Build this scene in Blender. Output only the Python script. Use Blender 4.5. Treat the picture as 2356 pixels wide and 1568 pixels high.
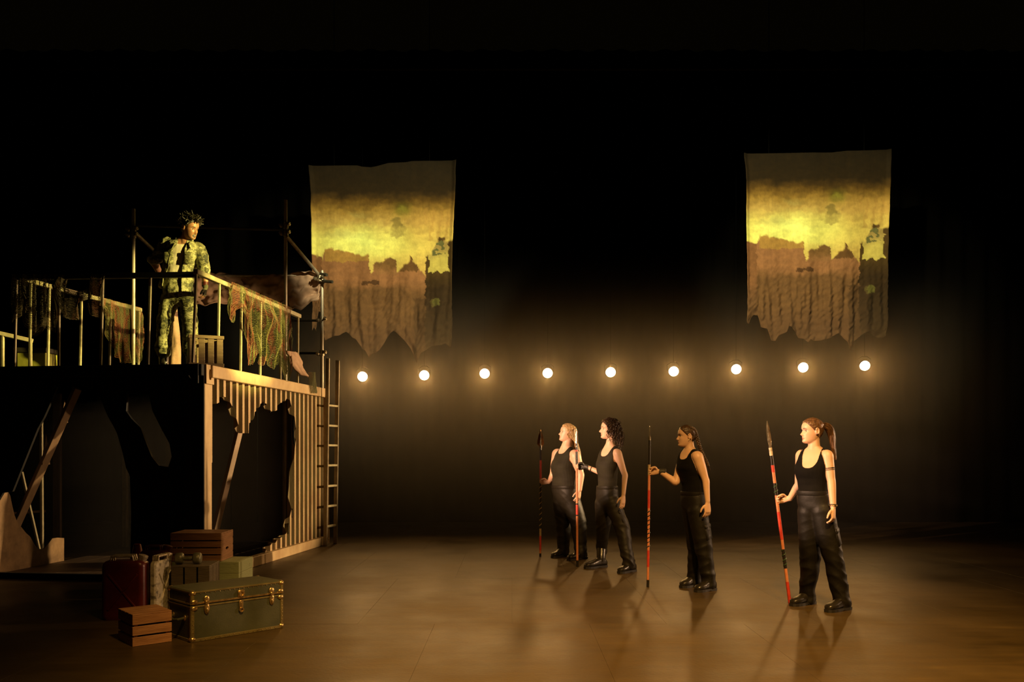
import bpy, bmesh, math, random
import numpy as np
from mathutils import Vector, Matrix, noise
from mathutils.geometry import tessellate_polygon
from mathutils.bvhtree import BVHTree
random.seed(7)
for o in list(bpy.data.objects): bpy.data.objects.remove(o)
SC = bpy.context.scene
COL = SC.collection

# ---------------------------------------------------------------- camera, world, lights, exposure
F, HX, HY, EYE = 2000.0, 1178.0, 1035.0, 1.37       # focal length in pixels of the 2356 x 1568 frame, horizon row, eye height
cam_d = bpy.data.cameras.new('camera'); cam = bpy.data.objects.new('camera', cam_d); COL.objects.link(cam)
cam.location = (0, 0, EYE); cam.rotation_euler = (math.pi/2, 0, 0)
cam_d.sensor_width = 36.0; cam_d.lens = 36.0*F/2356.0
cam_d.shift_y = (HY-784.0)/2356.0
cam_d.clip_end = 200
SC.camera = cam
w = bpy.data.worlds.new('world'); SC.world = w; w.use_nodes = True
w.node_tree.nodes['Background'].inputs['Color'].default_value = (0.010, 0.007, 0.002, 1)
w.node_tree.nodes['Background'].inputs['Strength'].default_value = 0.10
vs = SC.view_settings
vs.view_transform = 'Standard'; vs.look = 'None'; vs.gamma = 1.0; vs.use_curve_mapping = False
vs.exposure = 0.0
SC.cycles.use_denoising = True
SC.cycles.volume_bounces = 0
SC.cycles.max_bounces = 6
SC.cycles.sample_clamp_indirect = 4.0

def spot(name, loc, target, energy, color, size=30, blend=0.4, radius=0.08):
    d = bpy.data.lights.new(name, 'SPOT'); o = bpy.data.objects.new(name, d); COL.objects.link(o)
    o.location = loc
    o.rotation_euler = (Vector(target)-Vector(loc)).to_track_quat('-Z', 'Y').to_euler()
    d.energy = energy; d.color = color; d.spot_size = math.radians(size); d.spot_blend = blend; d.shadow_soft_size = radius
    return o
AMBER = (1.0, 0.60, 0.24); STRAW = (1.0, 0.80, 0.22); WARM = (1.0, 0.70, 0.38)
# stage lanterns on booms and bars outside the frame; cloth spots and wash are added
spot('boom_light', (8.7, 12.4, 2.0), (-3.0, 11.0, 1.7), 7000, (1.0, 0.66, 0.32), 22, 0.4, 0.05)            # side boom right of the frame, across to the container
spot('boom_light', (9.0, 9.6, 2.4), (1.7, 8.6, 1.05), 1450, (1.0, 0.60, 0.32), 36, 0.6, 0.06)              # the same boom, along the row of spear carriers
spot('boom_light', (-5.0, 5.2, 2.1), (2.65, 7.6, 1.2), 5400, (1.0, 0.60, 0.38), 9.5, 0.4, 0.06)            # boom left of the frame, at the nearest spear carrier
spot('boom_light', (-5.0, 5.5, 2.3), (0.85, 10.5, 1.25), 6400, (1.0, 0.60, 0.38), 12, 0.4, 0.06)           # the same boom, at the far pair
spot('unseen_high_spot', (6.3, 7.0, 4.5), (-3.7, 10.3, 3.05), 15500, STRAW, 13, 0.4, 0.05)                          # yellow special on the platform
spot('unseen_high_spot', (2.6, 6.0, 6.8), (-2.1, 14.3, 4.4), 6400, (1.0, 0.88, 0.52), 27, 0.4, 0.08)              # added pair lighting the hanging cloths in place of a projector
spot('unseen_high_spot', (0.6, 6.0, 6.8), (4.9, 14.0, 4.6), 6000, (1.0, 0.88, 0.52), 27, 0.4, 0.08)  # second added spot, for the other cloth
spot('unseen_high_spot', (1.6, 1.6, 7.0), (1.3, 5.5, 0.0), 7000, (1.0, 0.54, 0.15), 61, 1.0, 0.3)                              # unseen wash added to brighten the stage front

# ---------------------------------------------------------------- helpers
def W(px, py, Y): return Vector(((px-HX)*Y/F, Y, EYE-(py-HY)*Y/F))
def G(px, py):
    Y = EYE*F/(py-HY); return Vector(((px-HX)*Y/F, Y, 0.0))
def lin(c):
    return tuple(((v/255.0)/12.92 if v/255.0 <= 0.04045 else ((v/255.0+0.055)/1.055)**2.4) for v in c)

def nz3(x, y, z=0.0): return noise.noise((x, y, z))
class NT:
    def __init__(s, name):
        s.m = bpy.data.materials.new(name); s.m.use_nodes = True; s.t = s.m.node_tree; s.b = s.t.nodes['Principled BSDF']
    def n(s, kind, **kw):
        nd = s.t.nodes.new(kind)
        for k, v in kw.items():
            if k in nd.inputs: nd.inputs[k].default_value = v
            else: setattr(nd, k, v)
        return nd
    def l(s, a, b): s.t.links.new(a, b)
    def ramp(s, fac, stops, interp='LINEAR'):
        r = s.n('ShaderNodeValToRGB'); r.color_ramp.interpolation = interp
        e = r.color_ramp.elements
        while len(e) < len(stops): e.new(0.5)
        for i, (p, c) in enumerate(stops): e[i].position = p; e[i].color = (*c, 1)
        s.l(fac, r.inputs['Fac']); return r

def mat(name, c1, c2=None, rough=0.6, metal=0.0, scale=8.0, stretch=(1, 1, 1), bump=0.15, bscale=None, detail=5.0, lo=0.35, hi=0.65, spec=0.5, bdist=0.02):
    t = NT(name); c2 = c2 or tuple(v*0.75 for v in c1)
    tc = t.n('ShaderNodeTexCoord'); mp = t.n('ShaderNodeMapping'); mp.inputs['Scale'].default_value = stretch
    t.l(tc.outputs['Object'], mp.inputs['Vector'])
    nz = t.n('ShaderNodeTexNoise', Scale=scale, Detail=detail, Roughness=0.6); t.l(mp.outputs['Vector'], nz.inputs['Vector'])
    r = t.ramp(nz.outputs['Fac'], [(lo, c2), (hi, c1)]); t.l(r.outputs['Color'], t.b.inputs['Base Color'])
    t.b.inputs['Roughness'].default_value = rough; t.b.inputs['Metallic'].default_value = metal
    t.b.inputs['Specular IOR Level'].default_value = spec
    if bump:
        n2 = t.n('ShaderNodeTexNoise', Scale=bscale or scale*4, Detail=4.0); t.l(mp.outputs['Vector'], n2.inputs['Vector'])
        bp = t.n('ShaderNodeBump', Strength=bump, Distance=bdist); t.l(n2.outputs['Fac'], bp.inputs['Height']); t.l(bp.outputs['Normal'], t.b.inputs['Normal'])
    return t.m

class MB:
    """collects pieces of one mesh"""
    def __init__(s): s.v = []; s.f = []; s.mi = []
    def add(s, v, f, mi=0):
        k = len(s.v); s.v += [Vector(p) for p in v]; s.f += [tuple(i+k for i in q) for q in f]; s.mi += [mi]*len(f); return s
    def box(s, c, size, rot=None, bev=0.0, mi=0):
        hx, hy, hz = (v/2 for v in size); R = rot or Matrix.Identity(3); c = Vector(c)
        if bev <= 0:
            vv = [Vector((x, y, z)) for z in (-hz, hz) for y in (-hy, hy) for x in (-hx, hx)]
            ff = [(0, 2, 3, 1), (4, 5, 7, 6), (0, 1, 5, 4), (2, 6, 7, 3), (0, 4, 6, 2), (1, 3, 7, 5)]
        else:
            b = min(bev, hx*.9, hy*.9, hz*.9); vv = []; idx = {}
            for sx in (-1, 1):
                for sy in (-1, 1):
                    for sz in (-1, 1):
                        for ax in range(3):
                            p = Vector((sx*(hx-b), sy*(hy-b), sz*(hz-b))); p[ax] = (sx*hx, sy*hy, sz*hz)[ax]
                            idx[(sx, sy, sz, ax)] = len(vv); vv.append(p)
            ff = []
            for ax in range(3):
                a, b2 = [(1, 2), (2, 0), (0, 1)][ax]
                for sg in (-1, 1):
                    q = []
                    for (u, v) in ((-1, -1), (1, -1), (1, 1), (-1, 1)):
                        k = [0, 0, 0]; k[ax] = sg; k[a] = u; k[b2] = v; q.append(idx[(*k, ax)])
                    ff.append(tuple(q) if sg > 0 else tuple(reversed(q)))
            for ax in range(3):
                a, b2 = [(1, 2), (2, 0), (0, 1)][ax]
                for u in (-1, 1):
                    for v in (-1, 1):
                        def K(w, face):
                            k = [0, 0, 0]; k[ax] = w; k[a] = u; k[b2] = v; return idx[(*k, face)]
                        q = (K(-1, a), K(1, a), K(1, b2), K(-1, b2)); ff.append(q if u*v > 0 else tuple(reversed(q)))
            for sx in (-1, 1):
                for sy in (-1, 1):
                    for sz in (-1, 1):
                        q = tuple(idx[(sx, sy, sz, ax)] for ax in range(3)); ff.append(q if sx*sy*sz > 0 else tuple(reversed(q)))
        return s.add([R @ p + c for p in vv], ff, mi)
    def bar(s, a, b, wd, th, up=(0, 0, 1), bev=0.0, mi=0):
        """rectangular bar from a to b; th along up"""
        a = Vector(a); b = Vector(b); x = (b-a).normalized(); u = Vector(up); y = u.cross(x)
        if y.length < 1e-4: y = Vector((0, 1, 0)).cross(x)
        y.normalize(); z = x.cross(y)
        R = Matrix((x, y, z)).transposed()
        return s.box((a+b)/2, ((b-a).length, wd, th), R, bev, mi)
    def tube(s, pts, r, n=8, ref=None, closed=False, caps=True, mi=0):
        pts = [Vector(p) for p in pts]; m = len(pts)
        rs = r if isinstance(r, (list, tuple)) else [r]*m
        tang = []
        for i in range(m):
            a = pts[(i-1) % m] if (closed or i > 0) else pts[i]; b = pts[(i+1) % m] if (closed or i < m-1) else pts[i]
            d = b-a; tang.append(d.normalized() if d.length > 1e-9 else Vector((0, 0, 1)))
        t0 = tang[0]; x = Vector(ref) if ref is not None else (Vector((0, 0, 1)) if abs(t0.z) < 0.9 else Vector((1, 0, 0)))
        vv = []
        for i in range(m):
            t = tang[i]; x = x - t*x.dot(t)
            if x.length < 1e-6: x = t.orthogonal()
            x.normalize(); y = t.cross(x)
            rr = rs[i]; ra, rb = rr if isinstance(rr, (tuple, list)) else (rr, rr)
            for k in range(n):
                a = 2*math.pi*k/n; vv.append(pts[i] + x*(ra*math.cos(a)) + y*(rb*math.sin(a)))
        ff = []
        for i in range(m if closed else m-1):
            j = (i+1) % m
            for k in range(n): ff.append((i*n+k, i*n+(k+1) % n, j*n+(k+1) % n, j*n+k))
        if caps and not closed:
            ff.append(tuple(range(n-1, -1, -1))); ff.append(tuple((m-1)*n+k for k in range(n)))
        return s.add(vv, ff, mi)
    def rings(s, rings, cap=True, mi=0):
        n = len(rings[0]); vv = [p for r in rings for p in r]; ff = []
        for i in range(len(rings)-1):
            for k in range(n): ff.append((i*n+k, i*n+(k+1) % n, (i+1)*n+(k+1) % n, (i+1)*n+k))
        if cap:
            ff.append(tuple(range(n-1, -1, -1))); ff.append(tuple((len(rings)-1)*n+k for k in range(n)))
        return s.add(vv, ff, mi)
    def lathe(s, c, axis, prof, n=16, mi=0):
        """prof: list of (distance along axis, radius)"""
        c = Vector(c); ax = Vector(axis).normalized(); x = ax.orthogonal().normalized(); y = ax.cross(x)
        return s.rings([[c+ax*h+x*(r*math.cos(2*math.pi*k/n))+y*(r*math.sin(2*math.pi*k/n)) for k in range(n)] for h, r in prof], True, mi)
    def ball(s, c, r, n=12, m=8, R=None, mi=0):
        c = Vector(c); r = r if isinstance(r, (tuple, list)) else (r, r, r); R = R or Matrix.Identity(3)
        rg = []
        for i in range(m+1):
            a = -math.pi/2+math.pi*i/m; ca = max(math.cos(a), 0.02)
            rg.append([c + R @ Vector((r[0]*ca*math.cos(2*math.pi*k/n), r[1]*ca*math.sin(2*math.pi*k/n), r[2]*math.sin(a))) for k in range(n)])
        return s.rings(rg, True, mi)
    def slab(s, loops, to3, th, mi=0):
        """polygon with holes (2D loops) lifted by to3(a, b, offset) and thickened"""
        L = [[Vector((p[0], p[1], 0)) for p in lp] for lp in loops]; tri = tessellate_polygon(L)
        flat = [p for lp in L for p in lp]; N = len(flat)
        vv = [to3(p.x, p.y, 0) for p in flat]+[to3(p.x, p.y, th) for p in flat]; ff = []
        for t in tri: ff.append(tuple(t)); ff.append(tuple(i+N for i in reversed(t)))
        k = 0
        for lp in L:
            n = len(lp)
            for i in range(n): ff.append((k+i, k+(i+1) % n, k+(i+1) % n+N, k+i+N))
            k += n
        return s.add(vv, ff, mi)

def make_obj(name, mb, mats, parent=None, origin=(0, 0, 0), smooth=False, sharp=40):
    me = bpy.data.meshes.new(name); og = Vector(origin)
    me.from_pydata([p-og for p in mb.v], [], mb.f); 
    for m in (mats if isinstance(mats, (list, tuple)) else [mats]): me.materials.append(m)
    if any(mb.mi): me.polygons.foreach_set('material_index', mb.mi)
    bm = bmesh.new(); bm.from_mesh(me); bmesh.ops.recalc_face_normals(bm, faces=bm.faces)
    if smooth:
        for f in bm.faces: f.smooth = True
        sa = math.radians(sharp)
        for e in bm.edges:
            if len(e.link_faces) == 2 and e.calc_face_angle(0) > sa: e.smooth = False
    bm.to_mesh(me); bm.free(); me.update()
    o = bpy.data.objects.new(name, me); COL.objects.link(o)
    if parent is not None: o.parent = parent
    else: o.location = og
    return o
def tag(o, label, cat, group=None):
    o['label'] = label; o['category'] = cat
    if group: o['group'] = group
    return o
def struct(o): o['kind'] = 'structure'; return o

class Thing:
    """an Empty at the thing's base; part() takes world coordinates"""
    def __init__(s, name, label, cat, loc, group=None):
        s.o = bpy.data.objects.new(name, None); COL.objects.link(s.o); s.o.location = loc; s.loc = Vector(loc)
        s.o.empty_display_size = 0.1; tag(s.o, label, cat, group)
    def part(s, name, mb, mats, under=None, smooth=False, label=None, stuff=False, sharp=40):
        p = make_obj(name, mb, mats, under or s.o, s.loc, smooth, sharp)
        if label: p['label'] = label
        if stuff: p['kind'] = 'stuff'
        return p

def catmull(pts, per=6):
    """resample rows of numbers smoothly"""
    P = [np.array(p, float) for p in pts]; out = []
    for i in range(len(P)-1):
        a = P[max(i-1, 0)]; b = P[i]; c = P[i+1]; d = P[min(i+2, len(P)-1)]
        for k in range(per):
            t = k/per; out.append(0.5*((2*b)+(c-a)*t+(2*a-5*b+4*c-d)*t*t+(-a+3*b-3*c+d)*t**3))
    out.append(P[-1]); return out
def interp(x, tab):
    xs = [t[0] for t in tab]; ys = [t[1] for t in tab]; return float(np.interp(x, xs, ys))

# ---------------------------------------------------------------- shared materials
M = {}
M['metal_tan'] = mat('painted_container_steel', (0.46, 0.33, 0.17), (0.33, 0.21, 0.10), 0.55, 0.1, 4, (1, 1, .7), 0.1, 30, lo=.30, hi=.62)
M['metal_olive'] = mat('olive_rib_steel', (0.20, 0.165, 0.070), (0.17, 0.095, 0.040), 0.6, 0.1, 5, (1, 1, .5), 0.1, 30, lo=.34, hi=.58)
M['metal_black'] = mat('black_and_shaded_steel', (0.007, 0.006, 0.004), (0.004, 0.0035, 0.003), 0.7, 0.0, 5, bump=0.1)
M['rail_paint'] = mat('grey_rail_paint', (0.42, 0.37, 0.22), (0.30, 0.26, 0.15), 0.5, 0.2, 12, bump=0.05)
M['rail_dark'] = mat('dark_rail_paint', (0.03, 0.025, 0.015), (0.02, 0.016, 0.01), 0.6, 0.1, 12, bump=0.05)
M['pole'] = mat('galvanised_tube', (0.45, 0.38, 0.28), (0.28, 0.23, 0.16), 0.4, 0.35, 15, (1, 1, .3), 0.05)
M['clamp'] = mat('scaffold_clamp_steel', (0.45, 0.38, 0.28), (0.2, 0.16, 0.1), 0.35, 0.8, 40, bump=0.2)
M['wood'] = mat('stained_crate_wood', (0.40, 0.20, 0.085), (0.27, 0.125, 0.05), 0.55, 0, 5, (1, 1, 9), 0.2, 20)
M['matt_black'] = mat('matt_black_paint', (0.002, 0.002, 0.002), (0.0015, 0.0015, 0.0015), 0.95, 0, 5, bump=0, spec=0.0)
M['brass'] = mat('worn_brass', (0.72, 0.52, 0.22), (0.40, 0.27, 0.10), 0.28, 0.9, 30, bump=0.15)
M['trunk'] = mat('olive_trunk_vinyl', (0.060, 0.062, 0.030), (0.042, 0.044, 0.020), 0.45, 0, 6, bump=0.1, bscale=120)
# ================================================================ the place: floor, drapes, haze
def floor_mat():
    t = NT('stage_floor_paint'); tc = t.n('ShaderNodeTexCoord'); P = tc.outputs['Object']
    ge = t.n('ShaderNodeNewGeometry')
    n1 = t.n('ShaderNodeTexNoise', Scale=0.9, Detail=6.0, Roughness=0.62); t.l(ge.outputs['Position'], n1.inputs['Vector'])
    mp = t.n('ShaderNodeMapping'); mp.inputs['Scale'].default_value = (1.2, 7, 1); t.l(ge.outputs['Position'], mp.inputs['Vector'])
    n2 = t.n('ShaderNodeTexNoise', Scale=1.6, Detail=5.0); t.l(mp.outputs['Vector'], n2.inputs['Vector'])
    mx = t.n('ShaderNodeMix', data_type='FLOAT'); mx.inputs[0].default_value = 0.4; t.l(n1.outputs['Fac'], mx.inputs[2]); t.l(n2.outputs['Fac'], mx.inputs[3])
    r = t.ramp(mx.outputs[0], [(0.34, (0.032, 0.0205, 0.0062)), (0.60, (0.062, 0.039, 0.0110)), (0.74, (0.11, 0.072, 0.022))])
    t.b.inputs['Specular IOR Level'].default_value = .22
    t.l(r.outputs['Color'], t.b.inputs['Base Color'])
    rr = t.ramp(n1.outputs['Fac'], [(0.35, (0.36,)*3), (0.65, (0.52,)*3)]); t.l(rr.outputs['Color'], t.b.inputs['Roughness'])
    n3 = t.n('ShaderNodeTexNoise', Scale=35.0, Detail=4.0); t.l(ge.outputs['Position'], n3.inputs['Vector'])
    bp = t.n('ShaderNodeBump', Strength=0.12, Distance=0.01); t.l(n3.outputs['Fac'], bp.inputs['Height']); t.l(bp.outputs['Normal'], t.b.inputs['Normal'])
    return t.m
M['floor'] = floor_mat()
b = MB(); b.box((0, 9.5, -0.031), (26, 15, 0.05))
floor = struct(make_obj('floor', b, M['metal_black']))
floor['label'] = 'dark painted stage floor of large worn sheets'
pm = None
for i in range(-9, 9):
    for j in range(0, 6):
        cx, cy = (i+0.5)*1.22+(0.61 if j % 2 else 0), 3.2+j*2.44
        if pm is None:
            b = MB(); b.box((0, 0, -0.003), (1.2188, 2.4388, 0.006), None, 0.0004); o = make_obj('floor_panel', b, M['floor'], floor); pm = o.data
        else:
            o = bpy.data.objects.new('floor_panel', pm); COL.objects.link(o); o.parent = floor
        o.location = (cx, cy, -random.random()*0.0006)
# black drapes upstage, in folds
M['drape'] = mat('black_wool_drape', (0.0013, 0.0011, 0.0008), (0.0009, 0.0008, 0.0006), 1.0, 0, 4, (1, 1, .2), 0.0, spec=0.0)
def drape(name, a, bpt, h, folds, amp):
    a = Vector(a); bpt = Vector(bpt); d = (bpt-a); nrm = Vector((-d.y, d.x, 0)).normalized(); n = folds*8; mb = MB(); vv = []
    for i in range(n+1):
        t = i/n; off = amp*math.sin(2*math.pi*folds*t+0.8*math.sin(t*31))+amp*0.5*math.sin(2*math.pi*folds*0.37*t)
        for z in (0.0, h*0.5, h): vv.append(a+d*t+nrm*off*(1.0 if z < h else 0.8)+Vector((0, 0, z)))
    ff = [(i*3+k, i*3+3+k, i*3+4+k, i*3+1+k) for i in range(n) for k in range(2)]
    mb.add(vv, ff); return struct(make_obj(name, mb, M['drape'], None, (0, 0, 0), True, 80))
drape('wall_back', (-13, 16.6, 0.0), (13, 16.6, 0.0), 9.0, 60, 0.06)

# ================================================================ hanging lamps in a row
t = NT('lamp_lens_glow'); e = t.n('ShaderNodeEmission', Strength=16.0); e.inputs['Color'].default_value = (1, 0.78, 0.50, 1)
t.l(e.outputs[0], t.t.nodes['Material Output'].inputs['Surface']); M['lens'] = t.m
lamp_px = [(834, 866), (976, 863), (1115, 859), (1260, 858), (1405, 856), (1550, 854), (1694, 849), (1848, 845), (1990, 841)]
order = ['first', 'second', 'third', 'fourth', 'fifth (middle)', 'sixth', 'seventh', 'eighth', 'ninth and last']
for i, (px, py) in enumerate(lamp_px):
    Y = 14.9; c = W(px, py, Y); ax = (Vector((0.6, 5.5, 0.2))-c).normalized()
    ax = (Vector((c.x*0.55, 4.0, 0.3))-c).normalized()
    T = Thing('stage_lamp', 'glowing round stage lamp, %s in the row counted from the scaffold tower' % order[i], 'lamp', c, 'row of glowing stage lamps')
    mb = MB(); mb.lathe(c-ax*0.20, ax, [(0, .03), (0.0, .05), (.05, .075), (.17, .085), (.215, .094), (.215, .086), (.19, .084), (.10, .05)], 20)
    T.part('housing', mb, M['matt_black'], None, True)
    mb = MB(); mb.lathe(c-ax*0.012, ax, [(0, .083), (.006, .083), (.012, .066), (.018, .03), (.020, .004)], 20)
    T.part('lens', mb, M['lens'], None, True)
    top = Vector((c.x, c.y+0.02, c.z+0.16)); side = ax.cross(Vector((0, 0, 1))).normalized()
    mb = MB(); mb.tube([c-ax*.1+side*.1, c-ax*.1+side*.105+Vector((0, 0, .1)), top+side*.04, top, top-side*.04, c-ax*.1-side*.105+Vector((0, 0, .1)), c-ax*.1-side*.1], .006, 6)
    T.part('yoke', mb, M['matt_black'])
    mb = MB(); mb.tube([top, Vector((top.x, top.y, 7.9))], .004, 5); T.part('cable', mb, M['matt_black'])
    lt = spot('lamp_light', c+ax*0.05, c+ax*3, 72, (1.0, 0.52, 0.15), 130, 1.0, 0.07); lt.parent = T.o; lt.location = lt.location-T.loc
# bar that carries the lamps, out of view
b = MB(); b.tube([(-9, 14.92, 7.9), (9, 14.92, 7.9)], .025, 8); bar = make_obj('lighting_bar', b, M['metal_black'], None, (0, 14.92, 7.9), True)
tag(bar, 'black lighting bar high above the stage', 'bar')

# ================================================================ container set piece
A = Vector((-3.21, 9.07, 0)); Bc = Vector((-2.73, 12.74, 0)); LEN = (Bc-A).length; U = (Bc-A).normalized(); V = Vector((-U.y, U.x, 0)); N = -V   # U along the lit side, V along the dark front (leftwards), N outwards
DECK = 2.265; WID = 2.46
Z = Vector((0, 0, 1))
def side_pt(s, z, off=0.0): return A+U*s+Z*z+N*off
def side_s(px):
    k = (px-HX)/F; return (k*A.y-A.x)/(U.x-k*U.y)
def side_from_px(px, py, off=0.0):
    s = side_s(px); Y = A.y+U.y*s; return s, EYE-(py-HY)*Y/F
def front_t(px):
    k = (px-HX)/F; return (k*A.y-A.x)/(V.x-k*V.y)
def front_from_px(px, py):
    t = front_t(px); Y = A.y+V.y*t; return t, EYE-(py-HY)*Y/F
C = Thing('shipping_container', 'cut down corrugated steel shipping container with torn walls carrying a platform', 'container', A+V*1.2+U*1.8)
tan = M['metal_tan']
def sbar(name, s0, z0, s1, z1, wd, dp, off, m=tan, under=None):
    mb = MB(); mb.bar(side_pt(s0, z0, off), side_pt(s1, z1, off), wd, dp, N, 0.006); return C.part(name, mb, m, under)
# frame of the lit side
sbar('top_rail', 0.10, DECK-0.065, LEN-0.05, DECK-0.065, 0.13, 0.09, 0.0)
sbar('bottom_rail', 0.10, 0.06, LEN-0.05, 0.06, 0.12, 0.09, 0.0)
mb = MB(); mb.box(side_pt(0.08, (DECK-.2)/2, -.045), (0.10, 0.16, DECK-0.2), Matrix((N, U, Z)).transposed(), .006); C.part('corner_post', mb, tan)
mb = MB(); mb.box(side_pt(LEN-.03, DECK/2, 0), (0.10, 0.08, DECK-0.2), Matrix((N, U, Z)).transposed(), .006); C.part('corner_post', mb, tan)
def casting(s, z):
    mb = MB(); n = 20; hw, hh = (.085, .10)
    out = [(s-hw, z-hh), (s+hw, z-hh), (s+hw, z+hh), (s-hw, z+hh)]
    hole = [(s+.030*math.cos(a), z+.055*max(-1, min(1, 1.25*math.sin(a)))) for a in [2*math.pi*k/n for k in range(n)]]
    mb.slab([out, hole], lambda a, c, o: side_pt(a, c, .022-o), 0.03); mb.box(side_pt(s, z, -.06), (.10, 2*hw, 2*hh), Matrix((N, U, Z)).transposed())
    return C.part('corner_casting', mb, tan)
casting(.088, DECK-.10); casting(LEN+.02, DECK-.10); casting(LEN+.02, .10)
# corrugated sheet, torn open
UP = [(485, 1069), (493, 1060), (497, 1000), (499, 929), (507, 925), (513, 914), (517, 912), (526, 914), (536, 934), (542, 950), (547, 966), (553, 985), (559, 996), (574, 996), (575, 973), (580, 970), (586, 966), (588, 947), (594, 944), (599, 937), (601, 928), (607, 926), (615, 928), (620, 938), (626, 946), (635, 945), (641, 942), (645, 936), (647, 926), (654, 925), (658, 922), (662, 915), (665, 911), (669, 920), (674, 941), (680, 960), (684, 1000)]
LO = [(612, 1268), (616, 1262), (622, 1257), (629, 1247), (636, 1248), (640, 1240), (647, 1237), (654, 1233), (661, 1226), (664, 1205), (668, 1190), (672, 1173), (674, 1140), (676, 1119), (678, 1070), (680, 1030), (684, 1000)]
upz = [side_from_px(*p) for p in UP]; loz = [side_from_px(*p) for p in LO]
PITCH, DEP = 0.158, 0.058; s0 = side_s(485); s1 = LEN-.06
def corr(s):
    p = ((s-s0)/PITCH) % 1.0
    return -DEP*interp(p, [(0, 0), (.34, 0), (.5, 1), (.84, 1), (1, 0)])
samp = set([s0, s1]+[p[0] for p in upz]+[p[0] for p in loz])
k = 0
while s0+k*PITCH < s1:
    for ph in (0, .34, .5, .84): samp.add(min(s1, s0+(k+ph)*PITCH))
    k += 1
samp = sorted(x for x in samp if s0-1e-6 <= x <= s1+1e-6); ss = [samp[0]]
for x in samp[1:]:
    if x-ss[-1] > 1e-4: ss.append(x)
sEnd = side_s(684); ztop, zbot = DECK-.13, .12
def sheet(name, rows):
    mb = MB(); vv = []; th = .012; m = 2
    for s, za, zb in rows:
        for j in range(m+1):
            z = za+(zb-za)*j/m; vv.append(side_pt(s, z, corr(s)-.01)); vv.append(side_pt(s, z, corr(s)-.01-th))
    q = 2*(m+1); ff = []; olive_f = []  # inner flats and slopes of the ribs take the darker olive
    for i in range(len(rows)-1):
        for j in range(m):
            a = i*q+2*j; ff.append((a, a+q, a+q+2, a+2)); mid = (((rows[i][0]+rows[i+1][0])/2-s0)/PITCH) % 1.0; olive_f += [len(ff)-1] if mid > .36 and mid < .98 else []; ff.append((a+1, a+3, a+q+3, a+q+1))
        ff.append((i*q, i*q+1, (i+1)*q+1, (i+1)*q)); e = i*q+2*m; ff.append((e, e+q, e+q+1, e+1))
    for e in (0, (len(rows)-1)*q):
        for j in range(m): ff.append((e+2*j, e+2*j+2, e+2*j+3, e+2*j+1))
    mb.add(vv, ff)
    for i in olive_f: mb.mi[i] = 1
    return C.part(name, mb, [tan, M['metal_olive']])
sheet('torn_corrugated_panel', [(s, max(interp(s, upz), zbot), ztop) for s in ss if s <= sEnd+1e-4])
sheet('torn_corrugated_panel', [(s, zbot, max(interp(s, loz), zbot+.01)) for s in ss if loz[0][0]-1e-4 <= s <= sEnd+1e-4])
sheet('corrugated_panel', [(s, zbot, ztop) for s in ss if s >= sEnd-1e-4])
# curled tabs along the tear
for (px, py, w_, h_) in ((541, 927, .10, .09), (551, 962, .10, .12), (612, 928, .09, .04), (627, 944, .09, .05), (681, 985, .10, .42), (677, 1180, .09, .12), (668, 1215, .08, .14)):
    s, z = side_from_px(px, py); mb = MB(); n = 6; rows = []
    for i in range(n+1):
        a = i/n*1.5; rows.append((0.0+w_*.55*math.sin(a), -.02-w_*.5*(1-math.cos(a))))
    vv = []
    for (ds, of) in rows:
        for zz, kk in ((z-h_/2, .75), (z-h_/4, 1), (z+h_/4, 1), (z+h_/2, .7)): vv.append(side_pt(s+ds*kk-.02, zz, of*kk)); 
    ff = [(i*4+j, i*4+4+j, i*4+5+j, i*4+1+j) for i in range(n) for j in range(3)]
    mb.add(vv, ff); C.part('torn_flap', mb, M['metal_black'], None, True)
# the unlit front, torn open; its shade is put into the black steel
def fpt(t, z, off): return A+V*t+Z*z-U*off
outer_px = [(470, 838), (470, 1336), (300, 1336), (303, 1180), (300, 1095), (291, 1075), (283, 1040), (270, 995), (262, 980), (246, 950), (236, 925), (228, 905), (222, 890), (132, 890), (118, 925), (102, 960), (88, 985), (66, 1040), (48, 1085), (30, 1130), (8, 1133), (-20, 1180), (-60, 1336), (-78, 1336), (-78, 846)]
hole_px = [(294, 905), (343, 906), (352, 945), (372, 985), (391, 1020), (396, 1050), (388, 1074), (366, 1070), (350, 1050), (338, 1020), (325, 985), (303, 962), (291, 945)]
outer = [front_from_px(*p) for p in outer_px]; outer = [(t, max(z, .0)) for t, z in outer]
outer[0] = (0.0, DECK-.002); outer[-1] = (outer[-1][0], DECK-.002)
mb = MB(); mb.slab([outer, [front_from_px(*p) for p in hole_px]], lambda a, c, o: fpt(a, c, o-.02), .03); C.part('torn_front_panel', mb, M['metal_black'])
for k in range(11):
    t = .18+k*.22; 
    if k in (2, 3, 4, 5, 6, 7, 8, 9): z0 = 2.02
    else: z0 = .12
    if k in (1,): z0 = 1.95
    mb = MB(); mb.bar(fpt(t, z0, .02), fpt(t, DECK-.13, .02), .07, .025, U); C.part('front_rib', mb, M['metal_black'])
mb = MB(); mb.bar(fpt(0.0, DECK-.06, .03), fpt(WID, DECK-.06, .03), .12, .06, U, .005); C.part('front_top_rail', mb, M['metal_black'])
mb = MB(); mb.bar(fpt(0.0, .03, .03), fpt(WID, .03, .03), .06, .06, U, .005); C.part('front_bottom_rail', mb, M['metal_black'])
mb = MB(); mb.slab([[(t+.03, DECK-.1+z) for t, z in ((0, -.1), (.15, -.1), (.15, .1), (0, .1))], [(.105+.028*math.cos(a), DECK-.1+.055*math.sin(a)) for a in [2*math.pi*k/16 for k in range(16)]]], lambda a, c, o: fpt(a, c, .06+o), .02); C.part('corner_casting', mb, M['metal_black'])
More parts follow.
